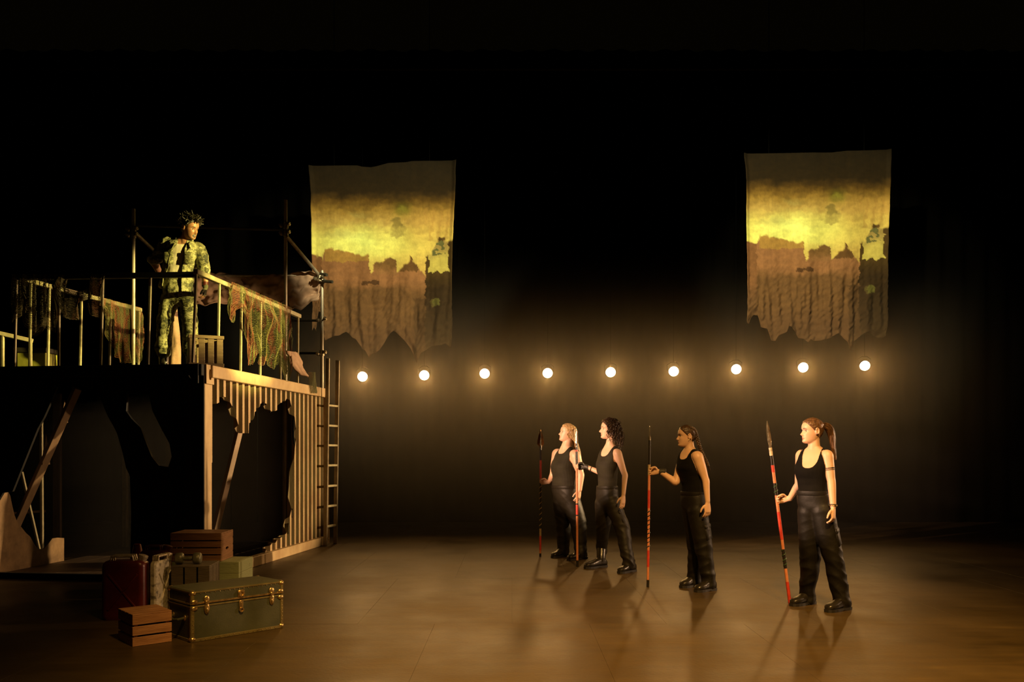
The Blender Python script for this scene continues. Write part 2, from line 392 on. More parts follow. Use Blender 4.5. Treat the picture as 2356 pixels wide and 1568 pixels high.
# left wall: torn remnant, seen from inside
lw = A+V*WID
def lpt(s, z, off): return lw+U*s+Z*z+N*off
def left_from_px(px, py):
    k = (px-HX)/F; s = (k*lw.y-lw.x)/(U.x-k*U.y); return s, EYE-(py-HY)*(lw.y+U.y*s)/F
lp = [(-30, 1100), (-20, 1080), (10, 1118), (20, 1140), (24, 1160), (30, 1185), (36, 1200), (48, 1215), (56, 1225), (66, 1234), (76, 1252), (84, 1262), (98, 1262), (108, 1250), (117, 1238), (130, 1236), (144, 1237), (144, 1290), (60, 1306), (-30, 1322)]
q = [left_from_px(*p) for p in lp]; q = [(s, max(z, 0)) for s, z in q]
M['torn_steel'] = mat('rusty_torn_steel', (0.34, 0.21, 0.09), (0.20, 0.12, 0.05), 0.6, 0.1, 7, bump=0.2)
mb = MB(); mb.slab([q], lambda a, c, o: lpt(a, c, o), .02); C.part('torn_left_panel', mb, M['torn_steel'])
for (x0, y0, x1, y1) in ((92, 920, 96, 972), (48, 998, 53, 1068)):
    s, z = left_from_px(x0, y0); s2, z2 = left_from_px(x1, y1)
    mb = MB(); mb.slab([[(s, z), (s2+.03, z2), (s2-.10, z2)]], lambda a, c, o: lpt(a, c, o+.3), .015); C.part('torn_shard', mb, M['torn_steel'])
# deck boards, ceiling underside, back wall
M['deck'] = mat('deck_plywood', (0.10, 0.07, 0.04), (0.06, 0.04, 0.025), 0.7, 0, 4, (1, 8, 1), 0.1)
nb = 10
for k in range(nb):
    t = (k+.5)*WID/nb; mb = MB(); mb.bar(A+V*t+U*0.02+Z*(DECK-.02), A+V*t+U*(LEN-.02)+Z*(DECK-.02), WID/nb-.006, .036, Z, .003); C.part('deck_board', mb, M['deck'])
M['inside'] = mat('dark_steel_lining', (0.24, 0.18, 0.10), (0.17, 0.125, 0.07), 0.7, 0, 2, bump=0.1)
for k in range(12):
    t = (k+.5)*WID/12; mb = MB(); mb.bar(A+V*t+U*(LEN-.03-(.03 if k % 2 else 0))+Z*.03, A+V*t+U*(LEN-.03-(.03 if k % 2 else 0))+Z*(DECK-.04), WID/12-.004, .02, U); C.part('back_panel', mb, M['inside'])
M['inner_floor'] = mat('container_floor_ply', (0.13, 0.085, 0.045), (0.08, 0.05, 0.028), 0.6, 0, 4, (6, 1, 1), 0.1)
for k in range(8):
    t = (k+.5)*WID/8; mb = MB(); mb.bar(A+V*t+U*.06+Z*.012, A+V*t+U*(LEN-.06)+Z*.012, WID/8-.005, .02, Z); C.part('floor_board', mb, M['inner_floor'])
# struts and uprights inside
def strut(name, p0, p1, wd, th, m, up=(0, -1, 0)):
    mb = MB(); mb.bar(p0, p1, wd, th, up, .004); return C.part(name, mb, m)
M['timber'] = mat('pale_timber_strut', (0.42, 0.28, 0.15), (0.30, 0.19, 0.10), 0.55, 0, 6, (1, 1, .3), 0.1)
strut('strut', W(178, 893, 9.75), W(-4, 1300, 9.95), .075, .075, M['timber'], (1, -.8, 0))
strut('strut', W(556, 968, 10.25), W(478, 1290, 9.95), .065, .065, M['timber'], (1, -.8, 0))
strut('upright', W(95, 965, 11.2), W(97, 1279, 11.2), .035, .035, M['rail_paint'])
strut('upright', W(50, 1085, 11.0), W(95, 1283, 11.0), .03, .03, M['rail_paint'])
strut('upright', W(132, 905, 11.6), W(132, 1269, 11.6), .10, .05, M['inner_floor'])
mb = MB(); mb.tube([W(292, 905, 12.2), W(292, 1258, 12.2)], .024, 10); C.part('upright', mb, M['pole'], None, True)
mb = MB(); mb.bar(W(285, 905, 12.3), W(285, 1257, 12.3), .03, .03, U); C.part('upright', mb, M['rail_paint'])
mb = MB(); mb.bar(W(30, 1180, 11.5), W(105, 1175, 11.6), .02, .03, Z); C.part('cross_bar', mb, M['torn_steel'])
# ================================================================ railings on the platform
def rail_thing(label, base, top_pts, posts, m_top, m_post, wd=.055, th=.05):
    T = Thing('railing', label, 'railing', base, 'steel railings round the platform')
    for a, b2 in zip(top_pts[:-1], top_pts[1:]):
        mb = MB(); mb.bar(a, b2, wd, th, Z, .005); T.part('top_rail', mb, m_top)
    for a, b2 in posts:
        mb = MB(); mb.bar(a, b2, .024, .024, U, .003); T.part('post', mb, m_post)
    return T
def on_side(px, py, inset=.03):
    """point above the lit side's edge"""
    s, z = side_from_px(px, py); return side_pt(s, z, -inset)
def side_post(px, pyt, pxb=None):
    s, z = side_from_px(px, pyt); sb = side_s(pxb if pxb is not None else px); return (side_pt(s, z, -.03), side_pt(sb, DECK, -.03))
rt = [(456, 624), (694, 727)]
def rail_y(px): return 624+(px-456)*(727-624)/(694-456)
rail_thing('pale steel railing running back along the lit side of the platform', side_pt(1.5, DECK, -.03), [on_side(*p) for p in rt],
           [side_post(458, 630, 450), side_post(511, rail_y(511), 507), side_post(562, rail_y(562), 559), side_post(606, rail_y(606), 604), side_post(651, rail_y(651), 650), side_post(691, rail_y(691), 690)], M['rail_paint'], M['rail_paint'])
def on_front(px, py, off=0.0):
    t, z = front_from_px(px, py); return fpt(t, z, off)
def front_post(pxt, pyt, pxb):
    t = front_t(pxb); return (on_front(pxt, pyt, -.03), fpt(t, DECK, -.03))
rail_thing('dark steel railing across the front of the platform', fpt(1.2, DECK, -.03), [on_front(34, 637, -.03), on_front(452, 630, -.03)],
           [front_post(34, 637, 29), front_post(132, 634, 131), front_post(233, 633, 228), front_post(343, 632, 337)], M['rail_dark'], M['rail_paint'], .06, .055)
lx = WID-.30
def on_left(px, py):
    l0 = A+V*lx; k = (px-HX)/F; s = (k*l0.y-l0.x)/(U.x-k*U.y); return l0+U*s+Z*(EYE-(py-HY)*(l0.y+U.y*s)/F)
def left_post(pxt, pyt):
    p = on_left(pxt, pyt); return (p, Vector((p.x-.02, p.y, DECK)))
def lrail_y(px): return 637+(px-34)*(713-637)/(322-34)
rail_thing('pale steel railing along the far edge of the platform under the draped nets', (A+V*lx+U*1.8+Z*DECK), [on_left(36, 638), on_left(323, 713)],
           [left_post(px, lrail_y(px)) for px in (72, 114, 188, 255, 321)], M['rail_paint'], M['rail_paint'])
# short rail and box at the platform's outer end
T = Thing('handrail', 'short low pale handrail at the outer end of the platform', 'handrail', W(6, 846, 9.75))
mb = MB(); mb.bar(W(-45, 756, 9.7), W(76, 784, 9.9), .05, .045, Z, .004); T.part('top_rail', mb, M['rail_paint'])
for px, py in ((-40, 757), (6, 768), (70, 783)):
    p = W(px, py, 9.78); mb = MB(); mb.bar(p, (p.x, p.y, DECK), .03, .03, U, .003); T.part('post', mb, M['rail_paint'])
M['lime'] = mat('yellow_green_paint', (0.34, 0.33, 0.05), (0.25, 0.24, 0.03), 0.6, 0, 5, bump=0.1)
c0 = W(72, 800, 10.3); bw = .34
T = Thing('storage_box', 'yellow green lidded box behind the draped front railing', 'box', (c0.x, 10.3, DECK))
mb = MB(); mb.box((c0.x, 10.45, DECK+.13), (bw, .3, .26), None, .006); T.part('body', mb, M['lime'])
mb = MB(); mb.box((c0.x, 10.45, DECK+.29), (bw+.03, .33, .06), None, .008); T.part('lid', mb, M['rail_dark'])

# ================================================================ scaffold tubes
Bp = W(657, 815, 11.62); Ap = W(307, 700, 11.4); Cp = W(741, 885, 12.55); Dp = W(392, 700, 12.7)
S = Thing('scaffold_frame', 'frame of galvanised scaffold tubes and clamps standing up through the platform', 'scaffold', (Bp.x, Bp.y, 0))
def tube_part(a, b2, r=.024, m='pole', name='tube'):
    mb = MB(); mb.tube([a, b2], r, 12); return S.part(name, mb, M[m], None, True)
def upright(p, ytop, bottom=0.03): tube_part(Vector((p.x, p.y, bottom)), Vector((p.x, p.y, EYE-(ytop-HY)*p.y/F)))
upright(Bp, 460, .025); upright(Ap, 480, DECK); upright(Cp, 622, DECK)
mb = MB(); mb.tube([(Bp.x-.05, Bp.y+.09, .025), (Bp.x-.05, Bp.y+.09, DECK-.04)], .012, 8); S.part('tube', mb, M['pole'], None, True)
def zat(py, Y): return EYE-(py-HY)*Y/F
def at_h(p, py): return Vector((p.x, p.y, zat(py, p.y)))
zb = zat(526, Bp.y)
tube_part(Vector((Ap.x, Ap.y+.05, zb)), Vector((Bp.x, Bp.y+.05, zb)), .020, 'rail_dark')
tube_part(W(659, 543, 11.6), W(738, 637, 12.5)); tube_part(W(309, 533, 11.42), Vector((Dp.x, Dp.y, zat(612, Dp.y))))
upright(Dp, 606, DECK)
tube_part(W(725, 629, 12.5), W(752, 632, 12.35), .022, 'rail_dark'); tube_part(W(735, 646, 12.5), W(765, 648, 12.4), .022, 'rail_dark')
tube_part(at_h(Cp, 737), W(672, 737, 12.75), .018, 'rail_dark'); tube_part(at_h(Cp, 812), W(640, 812, 12.75), .018, 'rail_dark')
tube_part(W(455, 634, 11.74), W(738, 634, 12.60), .018, 'pole')
def clamp_at(p, ax=(0, 0, 1)):
    ax = Vector(ax); mb = MB(); mb.lathe(p-ax*.04, ax, [(0, .030), (0, .036), (.08, .036), (.08, .030)], 12)
    for sg in (-1, 1):
        q = p+Vector((.05*sg, -.03, .012*sg)); mb.box(q, (.035, .05, .05), None, .006); mb.lathe(q+Vector((.01*sg, -.05, 0)), (0, 1, 0), [(0, .010), (.09, .010)], 6); mb.lathe(q+Vector((.01*sg, -.055, 0)), (0, 1, 0), [(0, .016), (.014, .016)], 6)
    cl = S.part('clamp', mb, M['clamp'], None, True)
for p in (at_h(Bp, 518), at_h(Bp, 536), at_h(Ap, 528), at_h(Ap, 541), at_h(Cp, 634), at_h(Cp, 648), at_h(Cp, 735), at_h(Cp, 812), W(735, 640, 12.4)): clamp_at(p)

# ================================================================ ladder
a0 = W(748.5, 1255, 12.44); a1 = W(771.5, 1250, 12.72); a0.z = 0; a1.z = 0
tz0 = zat(824, 12.44); lean = Vector((.035, 0, 0))
T = Thing('ladder', 'tall steel ladder standing against the end of the corrugated container side', 'ladder', (a0+a1)/2)
M['ladder'] = mat('ladder_steel', (0.30, 0.24, 0.15), (0.20, 0.155, 0.09), 0.5, 0.2, 10, bump=0.05)
ld = (a1-a0).normalized()
for p in (a0, a1):
    mb = MB(); mb.bar(p, p+lean+Z*tz0, .03, .055, N, .004); T.part('stile', mb, M['ladder'])
for py in (933, 979, 1024, 1070, 1117, 1163, 1209):
    z = zat(py, 12.58); k = z/tz0; mb = MB(); mb.bar(a0+lean*k+Z*z, a1+lean*k+Z*z, .045, .03, Z, .004); T.part('rung', mb, M['rail_paint'])

# ================================================================ camouflage nets
def net_mat(name, cols):
    t = NT(name); tc = t.n('ShaderNodeTexCoord'); mp = t.n('ShaderNodeMapping'); mp.inputs['Scale'].default_value = (1, 1, .28); t.l(tc.outputs['Object'], mp.inputs['Vector'])
    nz = t.n('ShaderNodeTexNoise', Scale=7.0, Detail=3.0); t.l(mp.outputs['Vector'], nz.inputs['Vector'])
    n = len(cols); r = t.ramp(nz.outputs['Fac'], [(.32+.36*i/(n-1), c) for i, c in enumerate(cols)], 'LINEAR'); t.l(r.outputs['Color'], t.b.inputs['Base Color'])
    t.b.inputs['Roughness'].default_value = .9; return t.m
olive, rust, khaki, ochre = (0.11, 0.115, 0.035), (0.24, 0.065, 0.035), (0.20, 0.19, 0.08), (0.17, 0.135, 0.05)
M['net1'] = net_mat('camouflage_net_cord', [olive, (.2, .19, .05), olive, rust, khaki, olive])
M['net2'] = net_mat('dark_camouflage_net_cord', [(.06, .06, .02), khaki, (.10, .09, .025), (.2, .1, .03)])
M['net3'] = net_mat('striped_camouflage_net_cord', [olive, khaki, rust, ochre, olive, rust, khaki])
def bake(o, smooth=False):
    dg = bpy.context.evaluated_depsgraph_get(); me = bpy.data.meshes.new_from_object(o.evaluated_get(dg)); old = o.data
    o.modifiers.clear(); o.data = me; bpy.data.meshes.remove(old)
    if smooth: me.shade_smooth()
    return o
def net(label, P, nu, nv, m, origin, thick=.0038, drop=0.0, seed=1):
    rnd = random.Random(seed); idx = {}; vv = []; ff = []
    for i in range(nu+1):
        for j in range(nv+1):
            if (i+j) % 2 == 0: idx[(i, j)] = len(vv); vv.append(P(i/nu, j/nv)+Vector((rnd.uniform(-1, 1), rnd.uniform(-1, 1), rnd.uniform(-1, 1)))*.003)
    for i in range(1, nu):
        for j in range(1, nv):
            if (i+j) % 2 == 1 and rnd.random() > drop: ff.append((idx[(i-1, j)], idx[(i, j+1)], idx[(i+1, j)], idx[(i, j-1)]))
    mb = MB(); mb.add(vv, ff); o = make_obj('camouflage_net', mb, m, None, origin)
    md = o.modifiers.new('w', 'WIREFRAME'); md.thickness = thick; md.use_even_offset = False; md.use_boundary = True
    bake(o); tag(o, label, 'net', 'camouflage nets hung on the railings'); return o
def profile_net(topf, botf, x0, x1, lift, seed, amp=.05):
    def P(u, v):
        px = x0+(x1-x0)*u; yt = topf(px); yb = botf(px); 
        py = yt+(yb-yt)*v; p = lift(px, py)
        fold = amp*2.2*nz3(u*8+seed, v*1.3)*min(1, v*3)+amp*1.2*nz3(u*19+seed*2, v*2.5)*min(1, v*3)
        return p+N*(fold+.035)+V*0.0+U*(.02*math.sin(u*37+v*5)*v)
    return P
bot = [(524, 690), (528, 735), (531, 744), (537, 715), (543, 706), (550, 712), (556, 735), (560, 815), (566, 842), (574, 838), (580, 818), (588, 812), (596, 836), (601, 842), (606, 825), (616, 836), (628, 850), (636, 835), (644, 862), (652, 880), (658, 830), (663, 780)]
net('olive and red camouflage net hanging from the pale side railing', profile_net(lambda x: rail_y(x)-6, lambda x: interp(x, bot), 524, 664, lambda px, py: on_side(px, py, -.01), 1), 96, 106, M['net1'], side_pt(1.6, 2.9), drop=.04)
def front_lift(px, py): return on_front(px, py, .01)
fb = [(36, 745), (44, 735), (52, 705), (60, 690), (68, 755), (80, 770), (92, 775), (100, 740), (112, 752), (122, 765), (131, 735), (136, 668), (150, 658)]
def PF(u, v):
    px = 36+(150-36)*u; yt = 633; yb = interp(px, fb); py = yt+(yb-yt)*v
    return on_front(px, py, .02)+(-U)*(.05*math.sin(u*29+1)*(.3+v)+.03*math.sin(u*61+v*4))
net('dark tangled camouflage net bunched on the outer end of the front railing', PF, 90, 100, M['net2'], fpt(1.9, 2.9, 0), .0055, .03, 3)
fb2 = [(132, 660), (140, 722), (152, 728), (165, 735), (178, 733), (186, 727), (190, 700), (196, 690), (204, 678), (212, 690), (219, 728), (228, 731), (234, 722), (240, 690), (246, 664)]
ft2 = [(132, 640), (140, 655), (160, 666), (178, 672), (196, 668), (206, 658), (216, 632), (246, 632)]
def PF2(u, v):
    px = 132+(246-132)*u; yt = interp(px, ft2); yb = interp(px, fb2); py = yt+(yb-yt)*v
    return on_front(px, py, .0)+(-U)*(.06*math.sin(u*25+2)*(.3+v)+.02)
net('swag of olive camouflage net looped along the front railing', PF2, 90, 66, M['net2'], fpt(1.4, 2.9, 0), .005, .02, 5)
lb = [(232, 705), (240, 730), (250, 760), (258, 795), (268, 822), (285, 836), (300, 836), (320, 836), (331, 800), (334, 770)]
lt_ = [(232, 690), (322, 713), (334, 745)]
def PL(u, v):
    px = 232+(334-232)*u; yt = interp(px, lt_)-4; yb = interp(px, lb); py = yt+(yb-yt)*v; p = on_left(min(px, 330), py)
    return p+N*(.05+.11*nz3(u*7, v*1.2, 4)*(.2+v)+.06*nz3(u*18+1, v*2, 4)*v)-U*.10
net('striped orange and olive camouflage net hanging to the deck beside the man', PL, 86, 96, M['net3'], A+V*lx+U*1.6+Z*2.6, .004, .03, 8)

# ================================================================ torn canvas on the platform
def cloth(name, label, cat, P, nu, nv, m, th=.006, group=None, parent=None, origin=None):
    vv = [P(i/nu, j/nv) for i in range(nu+1) for j in range(nv+1)]; q = nv+1
    ff = [(i*q+j, (i+1)*q+j, (i+1)*q+j+1, i*q+j+1) for i in range(nu) for j in range(nv)]
    mb = MB(); mb.add(vv, ff); o = make_obj(name, mb, m, None, origin or vv[len(vv)//2], True, 80)
    md = o.modifiers.new('s', 'SOLIDIFY'); md.thickness = th; bake(o); return tag(o, label, cat, group)
M['canvas'] = mat('dusty_pink_canvas', (0.46, 0.29, 0.19), (0.34, 0.21, 0.13), 0.85, 0, 4, bump=0.15, bscale=40)
tb = [(446, 700), (470, 702), (500, 696), (530, 698), (560, 700), (600, 704), (628, 708), (655, 690), (664, 716), (676, 706), (690, 712), (704, 700), (716, 694), (732, 690), (738, 672)]
def PT(u, v):
    px = 446+(738-446)*u; yt = 629-3*math.sin(u*9); yb = interp(px, tb); py = yt+(yb-yt)*v
    p = W(px, py, 11.75+.80*u); amp = .035+.09*max(0, (u-.6))
    d = amp*(math.sin(v*5.5+2*nz3(u*4, v))+1.4*nz3(u*9, v*5, 2)+.8*nz3(u*22, v*9, 5))
    return Vector((p.x, p.y-d, p.z+.02*nz3(u*15, v*3, 9)))
cloth('canvas_tarp', 'crumpled pinkish canvas sheet slung on a scaffold tube behind the side railing', 'tarp', PT, 110, 26, M['canvas'])
def PS(u, v):   # pale sheet standing between the man's legs
    px = interp(v, [(0, 404), (.4, 394), (1, 379)])+(interp(v, [(0, 406), (.4, 414), (1, 417)])-interp(v, [(0, 404), (.4, 394), (1, 379)]))*u
    p = W(px, 703+(870-703)*v, 10.75); return Vector((p.x, p.y-.06*math.sin(u*math.pi)+.03*nz3(u*3, v*4), max(p.z, DECK+.004)))
cloth('canvas_sheet', 'pale canvas sheet propped upright behind the legs of the man', 'canvas', PS, 14, 24, M['canvas'])
def PR(u, v):
    px = interp(v, [(0, 652), (.5, 660), (1, 685)])+(24+6*math.sin(v*5))*u; py = 806+v*56+6*u
    p = on_side(px, py, .0); return p+N*(.03+.05*math.sin(u*3.1)+.02*nz3(u*5, v*6))
cloth('rag', 'crumpled pinkish rag hanging over the edge of the platform by the scaffold', 'cloth', PR, 14, 20, M['canvas'], .012)
def PR2(u, v):
    px = 700+16*u+6*v; py = 856+v*48; p = on_side(px, py, -.0); return p+N*(.05+.04*math.sin(u*3.14)*(1-v*.5))
net('small tuft of dark net trailing over the container top beside the ladder', PR2, 24, 40, M['net2'], on_side(706, 880), .006, .02, 11)

# ================================================================ wooden crate builder
def crate(label, base, ex, ey, lx_, ly_, h, m, n_slats, open_top=False, vertical=False, group=None, gap=.012, posts=True, solid_ends=False):
    """base = centre of the bottom; ex, ey = unit axes; slats along ex faces"""
    T = Thing('wooden_crate', label, 'crate', base, group); R = Matrix((ex, ey, Z)).transposed(); base = Vector(base); th = .012
    def q(x, y, z): return base+ex*x+ey*y+Z*z
    def piece(name, c, size): 
        mb = MB(); mb.box(q(*c), size, R, .002); return T.part(name, mb, m)
    hs = (h-gap*(n_slats-1))/n_slats
    if posts:
        for sx in (-1, 1):
            for sy in (-1, 1): piece('corner_post', (sx*(lx_/2-th-.014), sy*(ly_/2-th-.014), h/2), (.026, .026, h-.004))
    if not vertical:
        for k in range(n_slats):
            zc = hs/2+k*(hs+gap)
            for sy in (-1, 1): piece('slat', (0, sy*(ly_/2-th/2), zc), (lx_, th, hs))
            if not solid_ends:
                for sx in (-1, 1): piece('slat', (sx*(lx_/2-th/2), 0, zc), (th, ly_-2*th-.001, hs))
        if solid_ends:
            for sx in (-1, 1):
                mb = MB(); hole = [(.035*math.cos(a)*1.3, h*.42+.014*math.sin(a)) for a in [2*math.pi*i/12 for i in range(12)]]
                wy = ly_/2-th-.001
                mb.slab([[(-wy, 0), (wy, 0), (wy, h), (-wy, h)], hole], lambda a, c, o: q(sx*(lx_/2-o), a, c), th); T.part('end_panel', mb, m)
    else:
        for (half, ax) in ((ly_/2, 0), (lx_/2, 1)):
            L = (lx_ if ax == 0 else ly_-2*th-.002); nn = n_slats; ww = (L-gap*(nn-1))/nn
            for sg in (-1, 1):
                for k in range(nn):
                    a = -L/2+ww/2+k*(ww+gap); c = (a, sg*(half-th/2), h/2) if ax == 0 else (sg*(half-th/2), a, h/2)
                    piece('slat', c, (ww, th, h) if ax == 0 else (th, ww, h))
    if vertical and open_top:
        for sg in (-1, 1):
            for zz in (.02, h+.004):
                piece('rim', (0, sg*(ly_/2+.006), zz), (lx_+.02, .012, .035)); piece('rim', (sg*(lx_/2+.006), 0, zz), (.012, ly_, .035))
    if not open_top:
        nt = 4; wt = (ly_-.004*(nt-1)-.002)/nt
        for k in range(nt): piece('top_board', (0, -ly_/2+wt/2+.001+k*(wt+.004), h+.006), (lx_, wt, th))
    piece('bottom_board', (0, 0, .007), (lx_-2*th-.002, ly_-2*th-.002, .012))
    return T
# crate on the deck: thin frame and upright slats
ca = math.radians(24); ex = Vector((math.cos(ca), math.sin(ca), 0)); ey = Vector((-math.sin(ca), math.cos(ca), 0))
cc = W(436, 771, 9.26); cb = Vector((cc.x, cc.y, DECK))+ex*.17+ey*.19
M['pale_wood'] = mat('pale_crate_wood', (0.22, 0.145, 0.07), (0.14, 0.09, 0.04), 0.6, 0, 5, (1, 1, 9), 0.2, 20)
crate('slatted wooden crate standing on the platform deck beside the man', cb, ex, ey, .34, .38, zat(771, 9.26)-DECK-.012, M['pale_wood'], 4, True, True, None, .03)
# brown crate on the pale green box
ex = Vector((1, .0, 0)); ey = Vector((-.02, 1, 0)).normalized(); ex = Vector((ey.y, -ey.x, 0))
crate('brown wooden crate with hand hole resting on the pale green box', Vector((-2.988, 8.39, .321)), ex, ey, .475, .38, .255, M['wood'], 4, False, False, None, .012, True, True)
# small crate in front of the trunk
c0 = G(305, 1487.5); cl = G(263.5, 1471); cr = G(395.5, 1474.7); ex = (cr-c0).normalized(); ey = Vector((-ex.y, ex.x, 0)); l1 = (cr-c0).length; l2 = .325
crate('small upturned brown crate on the floor in front of the red fuel can', c0+ex*l1/2+ey*l2/2, ex, ey, l1, l2, .212, M['wood'], 3, False)
M['dark_wood'] = mat('dark_olive_crate_wood', (0.105, 0.078, 0.042), (0.07, 0.052, 0.028), 0.6, 0, 5, (1, 1, 6), 0.2, 20)
dbx = W(432, 1302, 7.25); dh = zat(1302, 7.25)
ex = Vector((.995, .1, 0)).normalized(); ey = Vector((-ex.y, ex.x, 0))
crate('dark slatted crate standing on end behind the trunk under the dumbbell', Vector((dbx.x, 7.44, 0)), ex, ey, .31, .36, dh-.012, M['dark_wood'], 3, False, True, None, .014)
# pale green box
M['mint'] = mat('chipped_pale_green_paint', (0.36, 0.40, 0.19), (0.12, 0.10, 0.05), 0.6, 0, 6, (1, 1, 4), 0.2, 30, lo=.30, hi=.36)
T = Thing('wooden_box', 'chipped pale green wooden box under the brown crate', 'box', (-2.9, 8.4, 0))
for k in range(3):
    mb = MB(); mb.box((-2.9, 8.19, .053+k*.106), (.66, .018, .104), None, .002); T.part('front_board', mb, M['mint'])
    mb = MB(); mb.box((-2.9, 8.61, .053+k*.106), (.66, .018, .104), None, .002); T.part('back_board', mb, M['mint'])
    for sx in (-1, 1):
        mb = MB(); mb.box((-2.9+sx*.321, 8.4, .053+k*.106), (.018, .40, .104), None, .002); T.part('side_board', mb, M['mint'])
mb = MB(); mb.box((-2.9, 8.4, .309), (.62, .40, .018), None, .002); T.part('lid', mb, M['mint'])

# ================================================================ trunk
p0 = G(440, 1478); p1 = G(651, 1443); ex = (p1-p0).normalized(); ey = Vector((-ex.y, ex.x, 0)); TL, TD, TH = (p1-p0).length, .37, .365; R = Matrix((ex, ey, Z)).transposed()
T = Thing('steamer_trunk', 'olive green steamer trunk with brass corners, latches and studded edges', 'trunk', p0+ex*TL/2+ey*TD/2)
def tq(x, y, z): return p0+ex*x+ey*y+Z*z
ZS = .262
mb = MB(); mb.box(tq(TL/2, TD/2, ZS/2), (TL, TD, ZS-.002), R, .006); body = T.part('body', mb, M['trunk'])
mb = MB(); mb.box(tq(TL/2, TD/2, (ZS+TH)/2+.001), (TL, TD, TH-ZS-.002), R, .006); lid = T.part('lid', mb, M['trunk'])
M['edge'] = mat('olive_edge_binding', (0.20, 0.16, 0.055), (0.13, 0.10, 0.035), 0.4, 0.3, 20, bump=0.15)
def strip(x, y, z, sx, sy, sz, under): mb = MB(); mb.box(tq(x, y, z), (sx, sy, sz), R, .002); return T.part('edge_binding', mb, M['edge'], under)
e = .022
for yy in (-.001, TD+.001):
    strip(TL/2, yy, e/2+.001, TL, .006, e, body); strip(TL/2, yy, TH-e/2, TL, .006, e*.6, lid)
    strip(TL/2, yy, ZS+.012, TL, .008, .014, lid).data.materials[0] = M['brass']; strip(TL/2, yy, ZS-.010, TL, .008, .012, body)
for xx in (-.001, TL+.001):
    strip(xx, TD/2, e/2+.001, .006, TD, e, body); strip(xx, TD/2, TH-e/2, .006, TD, e*.6, lid); strip(xx, TD/2, ZS+.010, .008, TD, .014, lid); strip(xx, TD/2, ZS-.010, .008, TD, .012, body)
for xx in (e/2, TL-e/2): strip(xx, -.001, ZS/2, e, .006, ZS-.01, body); strip(xx, -.001, (ZS+TH)/2, e, .006, TH-ZS-.01, lid)
for yy in (e/2, TD-e/2): strip(-.001, yy, ZS/2, .006, e, ZS-.01, body); strip(-.001, yy, (ZS+TH)/2, .006, e, TH-ZS-.01, lid)
mb = MB()
for k in range(19):
    x = .03+k*(TL-.06)/18
    for z in (.012,): mb.ball(tq(x, -.005, z), .0035, 6, 4)
    mb.ball(tq(x, -.003, TH-.022), .003, 6, 4)
for z in np.arange(.04, .25, .028):
    for x in (e/2, TL-e/2): mb.ball(tq(x, -.005, z), .0035, 6, 4)
T.part('studs', mb, M['brass'], body, True, 'brass studs', True)
def corner(x, y, z, under):
    mb = MB(); mb.ball(tq(x, y, z), (.026, .026, .022), 12, 8, R); return T.part('corner_cap', mb, M['brass'], under, True)
i_ = .014
for x in (i_, TL-i_):
    for y in (i_, TD-i_): corner(x, y, .020, body); corner(x, y, TH-.018, lid)
for x in (.022, TL-.022):
    mb = MB(); mb.ball(tq(x, -.003, ZS+.024), (.026, .010, .018), 12, 6, R); T.part('corner_bumper', mb, M['brass'], lid, True)
    mb = MB(); mb.ball(tq(x, -.003, ZS-.022), (.026, .010, .018), 12, 6, R); T.part('corner_bumper', mb, M['brass'], body, True)
def latch(x):
    mb = MB(); mb.ball(tq(x, -.004, ZS+.036), (.024, .008, .026), 12, 8, R); mb.box(tq(x, -.010, ZS+.012), (.030, .012, .03), R, .004); T.part('draw_latch', mb, M['brass'], lid, True)
    mb = MB(); mb.ball(tq(x, -.006, ZS-.03), (.022, .010, .045), 12, 8, R); mb.ball(tq(x, -.014, ZS-.045), (.012, .008, .022), 10, 6, R); T.part('latch_lever', mb, M['brass'], body, True)
latch(TL*.155); latch(TL*.865)
x = TL*.52
mb = MB(); mb.box(tq(x, -.005, ZS+.045), (.055, .010, .055), R, .004); mb.lathe(tq(x, -.009, ZS+.045), -ey, [(0, .024), (.012, .022), (.012, .014), (.004, .012)], 16); lk = T.part('lock_plate', mb, M['brass'], lid, True)
mb = MB(); mb.box(tq(x, -.006, ZS-.045), (.034, .012, .085), R, .005); mb.lathe(tq(x, -.010, ZS-.075), -ey, [(0, .020), (.008, .018), (.008, .011), (.002, .010)], 16); mb.box(tq(x, -.013, ZS-.035), (.012, .006, .035), R, .002); T.part('hasp', mb, M['brass'], body, True)
mb = MB(); mb.tube([tq(-.005, TD*.25, .165), tq(-.04, TD*.32, .155), tq(-.045, TD*.5, .145), tq(-.04, TD*.68, .155), tq(-.005, TD*.75, .165)], .010, 8); T.part('side_handle', mb, M['trunk'], body, True)
for y in (.25, .75):
    mb = MB(); mb.ball(tq(-.004, TD*y, .165), (.008, .018, .022), 10, 6, R); T.part('handle_mount', mb, M['brass'], body, True)

